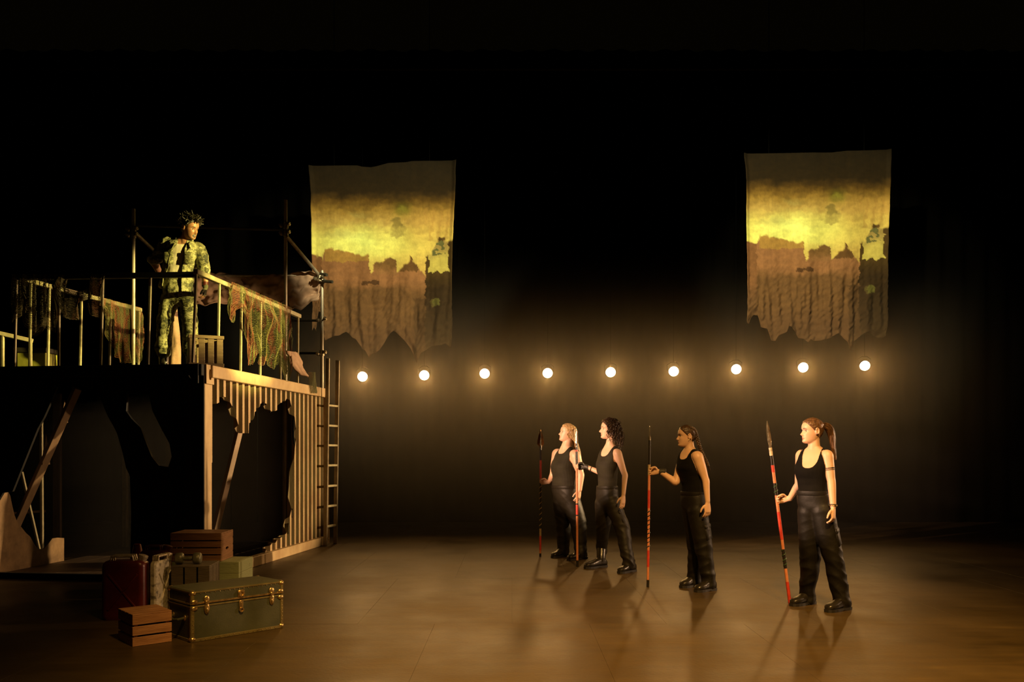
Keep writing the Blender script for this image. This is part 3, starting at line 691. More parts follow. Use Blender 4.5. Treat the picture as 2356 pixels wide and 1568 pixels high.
# ================================================================ fuel cans, cone, dumbbell
def rounded(a, b2, r, n=6):
    pts = []
    for (cx, cy, a0) in ((a-r, b2-r, 0), (-a+r, b2-r, 90), (-a+r, -b2+r, 180), (a-r, -b2+r, 270)):
        for k in range(n+1): an = math.radians(a0+90*k/n); pts.append((cx+r*math.cos(an), cy+r*math.sin(an)))
    return pts
def fuel_can(label, base, yaw, L, D, H, m, m_h, m_neck):
    base = Vector(base); ex = Vector((math.cos(yaw), math.sin(yaw), 0)); ey = Vector((-ex.y, ex.x, 0)); R = Matrix((ex, ey, Z)).transposed()
    T = Thing('fuel_can', label, 'fuel can', base)
    def q(x, y, z): return base+ex*x+ey*y+Z*z
    mb = MB(); rg = []
    for z, k in ((0, .93), (.015, .99), (.03, 1), (H-.05, 1), (H-.02, .97), (H-.004, .85), (H, .7)):
        rg.append([q(x*k if abs(k) < 1 else x, y*k, z) for x, y in rounded(L/2, D/2, .05)])
    mb.rings(rg); T.part('body', mb, m, None, True, sharp=60)
    for sg in (-1, 1):
        for (xa, za, xb, zb2) in ((-L*.33, H*.18, L*.33, H*.78), (-L*.33, H*.78, L*.33, H*.18)):
            mb = MB(); mb.tube([q(xa, sg*D/2, za), q(xb, sg*D/2, zb2)], .010, 6); T.part('pressed_rib', mb, m, None, True)
    for k in (-1, 0, 1):
        mb = MB(); mb.tube([q(-L*.30, k*D*.28, H-.012), q(-L*.29, k*D*.28, H+.035), q(L*.20, k*D*.28, H+.035), q(L*.22, k*D*.28, H-.012)], .010, 8); T.part('handle', mb, m_h, None, True)
    mb = MB(); mb.lathe(q(L*.36, 0, H-.02), Z+ex*.3, [(0, .035), (.03, .033), (.04, .038), (.06, .038), (.065, .02)], 14); T.part('spout_cap', mb, m_neck, None, True)
M['red_can'] = mat('dark_red_enamel', (0.11, 0.011, 0.007), (0.07, 0.008, 0.005), 0.35, 0.1, 6, bump=0.05)
M['maroon_can'] = mat('maroon_enamel', (0.10, 0.014, 0.009), (0.06, 0.009, 0.006), 0.45, 0.1, 6, bump=0.05)
M['chipped'] = mat('chipped_cream_enamel', (0.50, 0.44, 0.30), (0.12, 0.10, 0.06), 0.5, 0.1, 14, bump=0.2, lo=.38, hi=.5)
M['worn_alu'] = mat('worn_pale_metal', (0.55, 0.47, 0.33), (0.30, 0.24, 0.15), 0.4, 0.5, 30, bump=0.3)
fuel_can('large dark red fuel can with a worn pale handle behind the small crate', Vector((-3.150, 7.09, 0)), .12, .34, .17, .475, M['red_can'], M['worn_alu'], M['worn_alu'])
fuel_can('narrow chipped cream fuel can tucked between the red can and the dark crate', (-2.925, 7.24, 0), 1.50, .30, .07, .46, M['chipped'], M['worn_alu'], M['worn_alu'])
fuel_can('shadowed maroon fuel can behind the dark slatted crate', (-3.22, 7.86, 0), .05, .26, .16, .47, M['maroon_can'], M['maroon_can'], M['maroon_can'])
M['cone'] = mat('orange_red_cone_plastic', (0.55, 0.07, 0.025), (0.42, 0.05, 0.02), 0.45, 0, 6, bump=0.03)
M['cone_white'] = mat('dirty_white_band', (0.7, 0.62, 0.5), (0.5, 0.43, 0.32), 0.4, 0, 9, bump=0.03)
cp = Vector(((316-HX)*8.3/F, 8.3, 0))
T = Thing('traffic_cone', 'small red traffic cone with a white band behind the red fuel can', 'cone', cp)
mb = MB(); mb.box(cp+Z*.012, (.28, .28, .024), None, .006); T.part('base', mb, M['maroon_can'])
mb = MB(); mb.lathe(cp, Z, [(.02, .118), (.31, .064), (.465, .034), (.475, .030), (.475, .018)], 24); T.part('body', mb, M['cone'], None, True)
mb = MB(); mb.lathe(cp, Z, [(.18, .089), (.18, .0895), (.27, .0725), (.27, .072)], 24); T.part('band', mb, M['cone_white'], None, True)
M['iron'] = mat('grey_green_cast_iron', (0.20, 0.19, 0.11), (0.13, 0.12, 0.07), 0.4, 0.4, 20, bump=0.15)
dz = dh+.001; d0 = W(413, 1287, 7.38); d1 = W(454, 1284, 7.40); dr = .049; d0.z = d1.z = dz+dr*.97
T = Thing('dumbbell', 'grey green iron dumbbell lying on the dark slatted crate', 'dumbbell', ((d0.x+d1.x)/2, 7.39, dz)); ax = (d1-d0).normalized()
for p in (d0, d1):
    mb = MB(); mb.lathe(p-ax*.034, ax, [(0, .036), (.008, .046), (.014, .049), (.054, .049), (.060, .046), (.068, .036)], 18); T.part('weight_head', mb, M['iron'], None, True)
mb = MB(); mb.lathe(d0, ax, [(0, .015), ((d1-d0).length*.5, .019), ((d1-d0).length, .015)], 12); T.part('grip', mb, M['iron'], None, True)

# ================================================================ hanging cloths with the light of a projected burning city put into their colour
def sm(a, b2, x): t = min(1, max(0, (x-a)/(b2-a))); return t*t*(3-2*t)
def mix(a, b2, t): return tuple(p+(q-p)*t for p, q in zip(a, b2))
SKYL = [(80, 735), (130, 742), (160, 755), (180, 700), (215, 692), (260, 705), (330, 712), (400, 735), (440, 740), (500, 735), (505, 880), (520, 865), (540, 800), (600, 795), (612, 765), (650, 758), (688, 775), (694, 860), (710, 858), (740, 830), (780, 790), (806, 735), (815, 800), (845, 806), (850, 835), (868, 862), (895, 895), (905, 850), (910, 755), (940, 735), (985, 670), (1005, 608), (1050, 615), (1055, 650), (1100, 640), (1125, 630)]
def paint(x, y):
    """projected picture as cloth colour, x 75..1120, y 60..1520"""
    x0_, y0_ = x, y; x += 16*nz3(x0_/38, y0_/38, 21)+7*nz3(x0_/14, y0_/14, 22); y += 14*nz3(x0_/36, y0_/36, 23)+6*nz3(x0_/13, y0_/13, 24)
    n1 = nz3(x/130, y/80, 1); n2 = nz3(x/45, y/28, 2); n3 = nz3(x/300, y/140, 3)
    base = [(60, (25, 16, 3)), (290, (36, 23, 4)), (350, (78, 52, 11)), (420, (132, 96, 30)), (500, (168, 130, 52)), (580, (196, 168, 66)), (660, (214, 192, 76)), (720, (220, 196, 78)), (800, (200, 165, 66))]
    ys = [b_[0] for b_ in base]; yy = y+25*n1+10*n2
    c = tuple(float(np.interp(yy, ys, [b_[1][k] for b_ in base])) for k in range(3))
    g = math.exp(-((x-430)/240)**2-((y-650)/95)**2); c = mix(c, (232, 222, 96), min(1, g*(.95+.5*n1)))
    o = sm(560, 1000, x)*sm(380, 480, y); c = mix(c, (188, 138, 52), .5*o*(1-g))
    c = mix(c, (150, 138, 66), .55*sm(.1, .5, n3+.2)*sm(400, 500, y)*(1-sm(560, 640, y))*(1-sm(400, 560, x)))
    gg = math.exp(-((x-740)/55)**2-((y-410)/45)**2); c = mix(c, (100, 105, 22), .5*gg)
    # drifting smoke figure
    d = ((x-698)/42)**2+((y-505)/40)**2; 
    if y < 545: c = mix(c, (110, 90, 32), .6*(1-sm(.45, 1.3, d+.9*n2)))
    if 530 < y < 610: c = mix(c, (140, 116, 46), .5*(1-sm(25, 75, abs(x-700)+30*n2)))
    # skyline
    sk = interp(x, SKYL)+8*n2
    f = sm(sk-7, sk+9, y)
    if f > 0:
        b_ = (140, 90, 44); b_ = mix(b_, (104, 68, 30), sm(930, 1010, y+30*n1)); b_ = mix(b_, (86, 54, 24), sm(1150, 1400, y))
        if 180 < x < 505 and y < 790+15*n1: b_ = (158, 112, 42)
        if x < 160: b_ = mix((118, 74, 34), (96, 62, 28), sm(1000, 1200, y))
        if x > 905:
            b_ = mix((70, 48, 14), (50, 32, 9), sm(850, 1000, y))
            if 930 < x < 1072 and 640 < y < 865+10*n2: b_ = mix((188, 160, 62), (150, 118, 50), sm(800, 640, y+40*n1))
            if 955 < x < 1045 and 640 < y < 740 and n2 > .0: b_ = (92, 84, 36)
            if 945 < x < 1010 and 1060 < y < 1110: b_ = (92, 80, 26)
        if 540 < x < 695 and y < 880: b_ = mix((110, 74, 30), (140, 92, 44), sm(800, 880, y))
        if 700 < x < 850 and y < 860: b_ = (96, 62, 24)
        if 440 < x < 575 and 930 < y < 955: b_ = (84, 52, 22)
        if 820 < x < 960 and y > 1050: b_ = mix(b_, (60, 38, 14), .5)
        c = mix(c, b_, f)
    if 905 < x < 1100 and y < 640 and y > 400: c = mix(c, (150, 106, 40), .35*max(0, math.sin(x/9+y/60)))
    k = 1+.10*n2+.06*nz3(x/9, y/300, 7)
    return tuple(max(0, min(255, v*k)) for v in c)
tp = NT('projected_picture_cloth'); vc = tp.n('ShaderNodeVertexColor', layer_name='print'); tcn = tp.n('ShaderNodeTexCoord')
nzz = tp.n('ShaderNodeTexNoise', Scale=26.0, Detail=5.0, Roughness=.7); tp.l(tcn.outputs['Object'], nzz.inputs['Vector'])
rp = tp.ramp(nzz.outputs['Fac'], [(.3, (.82,)*3), (.7, (1, 1, 1))]); mxx = tp.n('ShaderNodeMix', data_type='RGBA', blend_type='MULTIPLY'); mxx.inputs[0].default_value = 1
tp.l(vc.outputs['Color'], mxx.inputs[6]); tp.l(rp.outputs['Color'], mxx.inputs[7]); tp.l(mxx.outputs[2], tp.b.inputs['Base Color']); tp.b.inputs['Roughness'].default_value = .9; tp.b.inputs['Specular IOR Level'].default_value = .15
bpn = tp.n('ShaderNodeBump', Strength=.25, Distance=.02); tp.l(nzz.outputs['Fac'], bpn.inputs['Height']); tp.l(bpn.outputs['Normal'], tp.b.inputs['Normal'])
M['print'] = tp.m
def banner(label, x0, y0, sc, Yb, topy, boty, seed, lx0=75, lx1=1120):
    """x0,y0 = photo position of the crop origin, sc = photo px per unit"""
    nu, nv = 170, 230; vv = []; cols = []
    for i in range(nu+1):
        u = i/nu; yt = interp(u, topy); yb = interp(u, boty)
        for j in range(nv+1):
            v = j/nv; y = yt+(yb-yt)*v
            xl = interp(y, [(60, 62), (300, 82), (600, 84), (900, 90), (1500, 92)]); xr = interp(y, [(60, 1128), (300, 1122), (600, 1106), (900, 1098), (1400, 1100)])
            x = xl+(xr-xl)*u+4*nz3(y/90, u*2, seed)
            p = W(x0+x*sc, y0+y*sc, Yb)
            lo = sm(700, 1300, y); rad = math.atan2(x-700, max(60, 1500-y+200))
            d = .012*nz3(x/160, y/160, seed)+lo*(.055*nz3(x/70+rad*2, y/420, seed+2)+.035*nz3(x/33, y/200, seed+3)+.02*nz3(x/24+y/40, y/34, seed+5))
            d += .015*math.sin(x/45+y/300)*sm(300, 600, y)+.10*sm(.93, 1.0, v)*nz3(u*9, 1, seed+8)+.03*sm(.97, 1, u)+.03*sm(.03, 0, u)
            vv.append(Vector((p.x, p.y-d*1.2, p.z)))
            c = lin(paint(x, y)); cols.append((c[0]/1.0*.92, min(1, c[1]/.83*.92), min(1, c[2]/.52*.92), 1.0))
    q = nv+1; ff = [(i*q+j, i*q+j+1, (i+1)*q+j+1, (i+1)*q+j) for i in range(nu) for j in range(nv)]
    mb = MB(); mb.add(vv, ff); o = make_obj('projection_cloth', mb, M['print'], None, vv[(nu//2)*q], True, 80)
    ca = o.data.color_attributes.new('print', 'FLOAT_COLOR', 'POINT'); ca.data.foreach_set('color', [k for c in cols for k in c])
    md = o.modifiers.new('s', 'SOLIDIFY'); md.thickness = .004; md.offset = -1 ; bake(o, True)
    return tag(o, label, 'banner', 'torn cloths hung upstage with a projected picture in their colour')
top1 = [(0, 98), (.33, 96), (.36, 104), (.42, 108), (.46, 100), (.54, 78), (.66, 72), (.70, 64), (1, 60)]
bot1 = [(0, 1290), (.012, 1262), (.03, 1295), (.045, 1150), (.07, 1160), (.085, 1360), (.10, 1355), (.14, 1330), (.19, 1325), (.215, 1305), (.24, 1296), (.26, 1310), (.29, 1345), (.31, 1350), (.36, 1425), (.375, 1430), (.40, 1480), (.42, 1455), (.45, 1450), (.48, 1430), (.50, 1400), (.53, 1340), (.56, 1305), (.585, 1290), (.61, 1310), (.66, 1360), (.69, 1400), (.70, 1420), (.745, 1522), (.76, 1490), (.775, 1450), (.82, 1425), (.86, 1400), (.90, 1395), (.92, 1395), (.95, 1380), (.975, 1400), (.99, 1415), (1, 1345)]
banner('torn cloth with a burning city picture hanging behind the scaffold', 690, 350, 380/1192, 14.3, top1, bot1, 3)
top2 = [(0, 104), (.4, 98), (.6, 96), (.7, 84), (1, 74)]
bot2 = [(0, 1325), (.02, 1330), (.035, 1290), (.05, 1265), (.085, 1270), (.10, 1355), (.14, 1370), (.165, 1455), (.20, 1455), (.22, 1420), (.27, 1395), (.29, 1350), (.31, 1360), (.35, 1400), (.37, 1430), (.41, 1440), (.44, 1468), (.455, 1440), (.47, 1450), (.52, 1455), (.58, 1440), (.62, 1420), (.65, 1400), (.68, 1420), (.71, 1470), (.73, 1525), (.76, 1490), (.78, 1450), (.82, 1410), (.86, 1390), (.89, 1400), (.93, 1430), (.97, 1430), (.99, 1420), (1, 1345)]
banner('torn cloth with a burning city picture hanging alone above the far end of the lamps', 1690, 320, 380/1192, 14.0, top2, bot2, 13)
for (nm, x0, y0, Yb, wd) in (('over the cloth behind the scaffold', 690, 350, 14.3, 380), ('over the cloth hanging alone', 1690, 320, 14.0, 380)):
    a = W(x0+32, y0+50, Yb+.05); c = W(x0+345, y0+44, Yb+.05); T = Thing('batten', 'black batten with ropes '+nm, 'batten', ((a.x+c.x)/2, Yb, a.z))
    mb = MB(); mb.tube([a, c], .02, 8); T.part('pole', mb, M['matt_black'], None, True)
    for k in (.15, .85):
        q = a.lerp(c, k); mb = MB(); mb.tube([q, (q.x, q.y, 8.9)], .006, 6); T.part('rope', mb, M['matt_black'])
# ================================================================ people
def skin_mat(name, c):
    t = NT(name); tc = t.n('ShaderNodeTexCoord'); nz = t.n('ShaderNodeTexNoise', Scale=9.0, Detail=4.0); t.l(tc.outputs['Object'], nz.inputs['Vector'])
    r = t.ramp(nz.outputs['Fac'], [(.3, tuple(v*.88 for v in c)), (.7, c)]); t.l(r.outputs['Color'], t.b.inputs['Base Color'])
    t.b.inputs['Roughness'].default_value = .48; t.b.inputs['Subsurface Weight'].default_value = .12; t.b.inputs['Subsurface Radius'].default_value = (.012, .005, .003); t.b.inputs['Subsurface Scale'].default_value = .6
    return t.m
def hair_mat(name, c1, c2):
    t = NT(name); tc = t.n('ShaderNodeTexCoord'); mp = t.n('ShaderNodeMapping'); mp.inputs['Scale'].default_value = (1, 1, .25); t.l(tc.outputs['Object'], mp.inputs['Vector'])
    nz = t.n('ShaderNodeTexNoise', Scale=60.0, Detail=3.0); t.l(mp.outputs['Vector'], nz.inputs['Vector'])
    r = t.ramp(nz.outputs['Fac'], [(.35, c2), (.65, c1)]); t.l(r.outputs['Color'], t.b.inputs['Base Color']); t.b.inputs['Roughness'].default_value = .42
    bp = t.n('ShaderNodeBump', Strength=.6, Distance=.006); t.l(nz.outputs['Fac'], bp.inputs['Height']); t.l(bp.outputs['Normal'], t.b.inputs['Normal']); return t.m
M['skin'] = skin_mat('fair_skin', (.64, .40, .26)); M['skin_dark'] = skin_mat('brown_skin', (.35, .17, .08))
M['lips'] = mat('lip_skin', (.48, .22, .15), (.42, .19, .13), .5, 0, 30, bump=0); M['lips_dark'] = mat('dark_lip_skin', (.34, .13, .08), None, .4, 0, 30, bump=0)
M['top_black'] = mat('black_jersey', (.005, .0042, .003), (.0035, .003, .002), .85, 0, 12, bump=.15, bscale=150, spec=.12)
M['top_olive'] = mat('dark_olive_jersey', (.020, .017, .007), (.015, .012, .005), .8, 0, 12, bump=.15, bscale=150, spec=.25)
M['trouser'] = mat('black_work_twill', (.008, .0065, .0035), (.005, .0042, .0022), .55, 0, 6, bump=.07, bscale=45, spec=.28)
M['trouser2'] = mat('faded_black_twill', (.015, .0115, .0052), (.010, .0078, .0036), .55, 0, 6, bump=.07, bscale=45, spec=.28)
M['boot'] = mat('black_leather', (.018, .015, .010), (.010, .008, .006), .28, 0, 14, bump=.15)
M['sole'] = mat('boot_rubber', (.012, .010, .008), None, .6, 0, 14, bump=.1)
M['eye_white'] = mat('eye_white', (.75, .70, .62), None, .2, 0, 20, bump=0); M['iris'] = mat('dark_iris', (.05, .03, .015), None, .15, 0, 20, bump=0)
M['glove'] = mat('dark_glove_leather', (.030, .026, .018), (.018, .015, .010), .55, 0, 20, bump=.2)
M['glove_olive'] = mat('olive_knit_glove', (.085, .080, .035), (.06, .056, .024), .8, 0, 30, bump=.3)
M['cord'] = mat('plaited_cord', (.06, .045, .02), (.03, .02, .01), .6, 0, 60, bump=.2)
M['white_shirt'] = mat('dirty_white_cotton', (.62, .56, .40), (.50, .44, .30), .85, 0, 8, bump=.2, bscale=25)
M['hair_dark'] = hair_mat('dark_brown_hair', (.075, .040, .018), (.028, .015, .008)); M['hair_brown'] = hair_mat('brown_hair', (.16, .080, .034), (.06, .03, .014))
M['hair_blond'] = hair_mat('blond_hair', (.52, .34, .15), (.30, .18, .07)); M['hair_black'] = hair_mat('black_hair', (.030, .024, .012), (.012, .010, .006))
def camo():
    t = NT('camouflage_cotton'); tc = t.n('ShaderNodeTexCoord')
    n1 = t.n('ShaderNodeTexNoise', Scale=9.0, Detail=4.0, Roughness=.65); n2 = t.n('ShaderNodeTexNoise', Scale=22.0, Detail=3.0)
    for n in (n1, n2): t.l(tc.outputs['Object'], n.inputs['Vector'])
    r1 = t.ramp(n1.outputs['Fac'], [(0, (.030, .032, .012)), (.42, (.14, .135, .055)), (.50, (.30, .29, .14)), (.60, (.075, .075, .028))], 'CONSTANT')
    r2 = t.ramp(n2.outputs['Fac'], [(0, (1, 1, 1)), (.58, (.35, .33, .3)), (.66, (1.5, 1.45, 1.2))], 'CONSTANT')
    m = t.n('ShaderNodeMix', data_type='RGBA', blend_type='MULTIPLY'); m.inputs[0].default_value = .8; t.l(r1.outputs['Color'], m.inputs[6]); t.l(r2.outputs['Color'], m.inputs[7]); t.l(m.outputs[2], t.b.inputs['Base Color'])
    t.b.inputs['Roughness'].default_value = .8
    bp = t.n('ShaderNodeBump', Strength=.3, Distance=.02); n3 = t.n('ShaderNodeTexNoise', Scale=30.0, Detail=3.0); t.l(tc.outputs['Object'], n3.inputs['Vector']); t.l(n3.outputs['Fac'], bp.inputs['Height']); t.l(bp.outputs['Normal'], t.b.inputs['Normal'])
    return t.m
M['camo'] = camo()

def vec2(yaw): f = Vector((math.cos(yaw), math.sin(yaw), 0)); return f, Vector((-f.y, f.x, 0))
def se(c, p=2.3): return math.copysign(abs(c)**(2/p), c)
def hring(c, w_, d_, yaw, n=28, p=2.3, back=1.0):
    f, l = vec2(yaw); out = []
    for k in range(n):
        a = 2*math.pi*k/n; s_ = math.sin(a); out.append(Vector(c)+l*(w_*se(math.cos(a), p))+f*(d_*se(s_, p)*(1.0 if s_ > 0 else back)))
    return out
def remesh(mbs, vox, smooth_it=3, sm_f=.5):
    mb = MB()
    for m in mbs: mb.add(m.v, m.f)
    o = make_obj('remesh_tmp', mb, []); md = o.modifiers.new('r', 'REMESH'); md.mode = 'VOXEL'; md.voxel_size = vox; md.use_smooth_shade = True
    if smooth_it: s_ = o.modifiers.new('s', 'SMOOTH'); s_.iterations = smooth_it; s_.factor = sm_f
    dg = bpy.context.evaluated_depsgraph_get(); me = bpy.data.meshes.new_from_object(o.evaluated_get(dg)); old = o.data
    bpy.data.objects.remove(o); bpy.data.meshes.remove(old); return me
def mesh_obj(name, me, m, parent=None, origin=(0, 0, 0), label=None):
    me.name = name; me.transform(Matrix.Translation(-Vector(origin))); me.materials.clear()
    for x in (m if isinstance(m, list) else [m]): me.materials.append(x)
    me.shade_smooth(); o = bpy.data.objects.new(name, me); COL.objects.link(o)
    if parent is not None: o.parent = parent
    else: o.location = origin
    if label: o['label'] = label
    return o
def bvh(mb): return BVHTree.FromPolygons([tuple(v) for v in mb.v], mb.f)
def dist(t, p):
    r = t.find_nearest(p); return r[3] if r[3] is not None else 9.0
def extract(me, keep, off, thick=.004, relax=6, wr=None):
    """cut the kept region out of a body mesh and lift it: clothing that follows the body"""
    bm = bmesh.new(); bm.from_mesh(me); bm.normal_update()
    dele = [v for v in bm.verts if not keep(v.co)]; bmesh.ops.delete(bm, geom=dele, context='VERTS')
    bmesh.ops.delete(bm, geom=[v for v in bm.verts if not v.link_faces], context='VERTS')
    bm.normal_update()
    for v in bm.verts:
        d = off+(wr(v.co) if wr else 0); v.co = v.co+v.normal*d
    for _ in range(relax):
        new = {}
        for v in bm.verts:
            if v.is_boundary:
                nb = [e.other_vert(v).co for e in v.link_edges if e.is_boundary]
                if len(nb) == 2: new[v] = v.co*.5+(nb[0]+nb[1])*.25
        for v, c in new.items(): v.co = c
    out = bpy.data.meshes.new('x'); bm.to_mesh(out); bm.free()
    o = bpy.data.objects.new('tmp', out); COL.objects.link(o); md = o.modifiers.new('s', 'SOLIDIFY'); md.thickness = thick; md.offset = -1
    dg = bpy.context.evaluated_depsgraph_get(); res = bpy.data.meshes.new_from_object(o.evaluated_get(dg)); bpy.data.objects.remove(o); bpy.data.meshes.remove(out); return res

# ---- head: x forward, y left, z up; origin between the ears at eye level
FRONT = [(-.118, .066), (-.112, .080), (-.103, .089), (-.092, .091), (-.080, .087), (-.070, .088), (-.058, .090), (-.045, .089), (-.030, .088), (-.012, .086), (0, .084), (.012, .090), (.024, .094), (.045, .093), (.065, .086), (.085, .070), (.100, .050), (.110, .030), (.116, .010)]
BACK = [(-.118, .0), (-.105, .006), (-.085, .025), (-.060, .062), (-.030, .088), (0, .101), (.03, .106), (.06, .100), (.085, .080), (.100, .058), (.110, .034), (.116, .010)]
WIDE = [(-.118, .024), (-.112, .034), (-.100, .044), (-.080, .054), (-.055, .061), (-.03, .066), (0, .071), (.03, .075), (.055, .073), (.08, .060), (.098, .043), (.110, .024), (.116, .008)]
NOSE = [(-.056, 0), (-.051, .004), (-.046, .014), (-.040, .025), (-.034, .029), (-.026, .025), (-.012, .017), (.002, .010), (.014, .005), (.025, 0)]
def head_point(th, z, o=None):
    o = o or {}
    c, s_ = math.cos(th), math.sin(th); xf, xb, w_ = interp(z, FRONT), interp(z, BACK), interp(z, WIDE)*o.get('wide', 1.0)
    cx, sx = se(c, 2.25), se(s_, 2.25); x = (xf if c > 0 else xb)*cx; y = w_*sx
    if c > 0:
        sg = .0075+.007*math.exp(-((z+.042)/.012)**2)
        x += o.get('nose', 1.0)*interp(z, NOSE)*math.exp(-(y/sg)**2)
        for e in (-1, 1):
            x -= .010*math.exp(-((y-e*.031)/.013)**2-((z-.001)/.009)**2)
            x += .004*math.exp(-((y-e*.03)/.018)**2-((z-.019)/.006)**2)
            x += .005*math.exp(-((y-e*.042)/.018)**2-((z+.028)/.016)**2)
        lw = math.exp(-(y/.020)**2)
        x += lw*(.0065*math.exp(-((z+.0635)/.0045)**2)+.0065*math.exp(-((z+.0760)/.005)**2)-.004*math.exp(-((z+.0695)/.0022)**2)-.003*math.exp(-((z+.086)/.005)**2))
        x += .005*math.exp(-((y)/.017)**2-((z+.101)/.010)**2)
        mo = o.get('mouth', 0)
        if mo: x -= mo*math.exp(-((y)/.020)**4-((z+.072)/.014)**4)
    return Vector((x, y, z))
def head_rings(o, nz=64, nt=72):
    rg = []
    for i in range(nz+1):
        z = -.118+.234*i/nz
        rg.append([head_point(2*math.pi*k/nt, z, o) for k in range(nt)])
    return rg
def frame(yaw, pitch, roll=0.0):
    """pitch > 0 looks up"""
    return (Matrix.Rotation(yaw, 3, 'Z') @ Matrix.Rotation(-pitch, 3, 'Y') @ Matrix.Rotation(roll, 3, 'X'))

def hand_parts(wrist, f, n, thumb, curls, sc=1.0, grip=False, spread=.0):
    """returns (all, palm) meshes; f along the fingers, n out of the palm, thumb = side the thumb is on"""
    f = f.normalized(); n = (n-f*n.dot(f)).normalized(); s_ = thumb-f*thumb.dot(f)-n*thumb.dot(n); s_.normalize(); mb = MB()
    def q(a, b2, c): return wrist+(f*a+s_*b2+n*c)*sc
    rg = []
    for a, hw, ht in ((-.035, .024, .019), (-.01, .025, .019), (.02, .033, .018), (.05, .039, .016), (.078, .040, .014), (.092, .036, .010)):
        rg.append([q(a, hw*se(math.cos(t), 2.6), ht*se(math.sin(t), 2.6)) for t in [2*math.pi*k/16 for k in range(16)]])
    palm = MB(); palm.rings(rg); mb.add(palm.v, palm.f)
    for i, (bs, L, fan) in enumerate(((.030, .070, .10), (.010, .078, .03), (-.011, .072, -.03), (-.030, .056, -.10))):
        p = q(.080, bs, 0); d = (f+s_*(fan*spread)).normalized(); nn = n.copy(); pts = [q(.06, bs*.95, 0), p]; ang = 0
        for j, (fr, cu) in enumerate(zip((.46, .30, .24), curls)):
            ang += cu*(1+.06*i if not grip else 1); dd = d*math.cos(ang)+nn*math.sin(ang); pts.append(pts[-1]+dd*(L*fr*sc))
        rr = [.0095*sc, .0093*sc, .0088*sc, .0080*sc, .0066*sc]
        cr = catmull([(*p_, r_) for p_, r_ in zip(pts, rr)], 3); mb.tube([Vector(c[:3]) for c in cr], [c[3] for c in cr], 8)
    if grip: dirs = ((.35, .62, .62), (.75, -.05, .65), (.85, -.30, .05))
    else: dirs = ((.62, .72, .25), (.85, .42, .25), (.95, .12, .28))
    pts = [q(.012, .018, .004)]; 
    for L, dr in zip((.040, .034, .028), dirs):
        v = (f*dr[0]+s_*dr[1]+n*dr[2]).normalized(); pts.append(pts[-1]+v*L*sc)
    cr = catmull([(*p_, r_) for p_, r_ in zip(pts, [.013*sc, .0125*sc, .0105*sc, .0078*sc])], 3); mb.tube([Vector(c[:3]) for c in cr], [c[3] for c in cr], 8)
    return mb, palm

def limb(rows, n=18, per=6):
    cr = catmull([(*r[0], r[1]) for r in rows], per); mb = MB(); mb.tube([Vector(c[:3]) for c in cr], [c[3] for c in cr], n); 
    mb.ball(Vector(cr[0][:3]), cr[0][3]*.98, 14, 8); mb.ball(Vector(cr[-1][:3]), cr[-1][3]*.98, 14, 8); return mb

def strands(path, R, count, r, rnd, curl=0.0, freq=60, n=4, jit=.4, taper=True, per=5):
    """a bundle of hair strands along a path of points"""
    mb = MB(); P = [Vector(c) for c in catmull([tuple(p) for p in path], per)]; m = len(P)
    for k in range(count):
        a = rnd.uniform(0, 6.283); q = math.sqrt(rnd.random()); ph = rnd.uniform(0, 6.28); L = rnd.uniform(.82, 1.0) if taper else 1.0; pts = []; tw = rnd.uniform(-jit, jit)
        for i in range(m):
            t = i/(m-1)*L; j = t*(m-1); i0 = min(int(j), m-2); fr = j-i0; c = P[i0].lerp(P[i0+1], fr); tg = (P[i0+1]-P[i0]).normalized()
            x = tg.cross(Vector((.13, .95, .1))).normalized(); y = tg.cross(x); rad = R(t)*q
            c = c+x*rad*math.cos(a+tw*t*3)+y*rad*math.sin(a+tw*t*3)
            if curl: c = c+x*curl*math.cos(freq*t+ph)+y*curl*math.sin(freq*t+ph)
            pts.append(c)
        mb.tube(pts, [r*(1-.5*i/(m-1)) for i in range(m)], n)
    return mb

def boot(fig, heel, toe, h, m_shaft_top=None, wid=.048):
    """shoe from the heel to the toe on the ground"""
    heel = Vector(heel); toe = Vector(toe); d = toe-heel; L = d.length; d.normalize(); l = Vector((-d.y, d.x, 0)); z0 = heel.z
    tab = [(0, .62, .055), (.04, .80, .075), (.14, .90, .10), (.28, .86, .105), (.42, .82, .092), (.55, .90, .078), (.70, 1.0, .062), (.84, .98, .055), (.94, .78, .045), (1.0, .40, .030)]
    rg = []
    for t, w_, hh in tab:
        c = heel+d*(L*t); n = 16; ring = []
        for k in range(n):
            a = 2*math.pi*k/n; sy = math.sin(a); ring.append(c+l*(wid*w_*se(math.cos(a), 2.6))+Z*(hh/2+.018+(hh/2)*se(sy, 2.4)))
        rg.append(ring)
    up = MB(); up.rings(rg)
    top = Vector(m_shaft_top) if m_shaft_top is not None else heel+d*L*.22+Z*h
    up.tube([heel+d*L*.24+Z*.07, heel.lerp(toe, .23)+Z*.11, top], [.050, .052, .058], 16)
    so = MB(); rg = []
    for t, w_, hh in tab:
        c = heel+d*(L*(-.01+t*1.02)); hz = .026 if t < .32 else (.012 if t < .5 else .018)
        zb = 0.0 if not (.34 < t < .45) else .006
        rg.append([c+l*(wid*1.06*w_)+Z*.024, c-l*(wid*1.06*w_)+Z*.024, c-l*(wid*1.04*w_)+Z*zb, c+l*(wid*1.04*w_)+Z*zb])
    so.rings(rg); return up, so

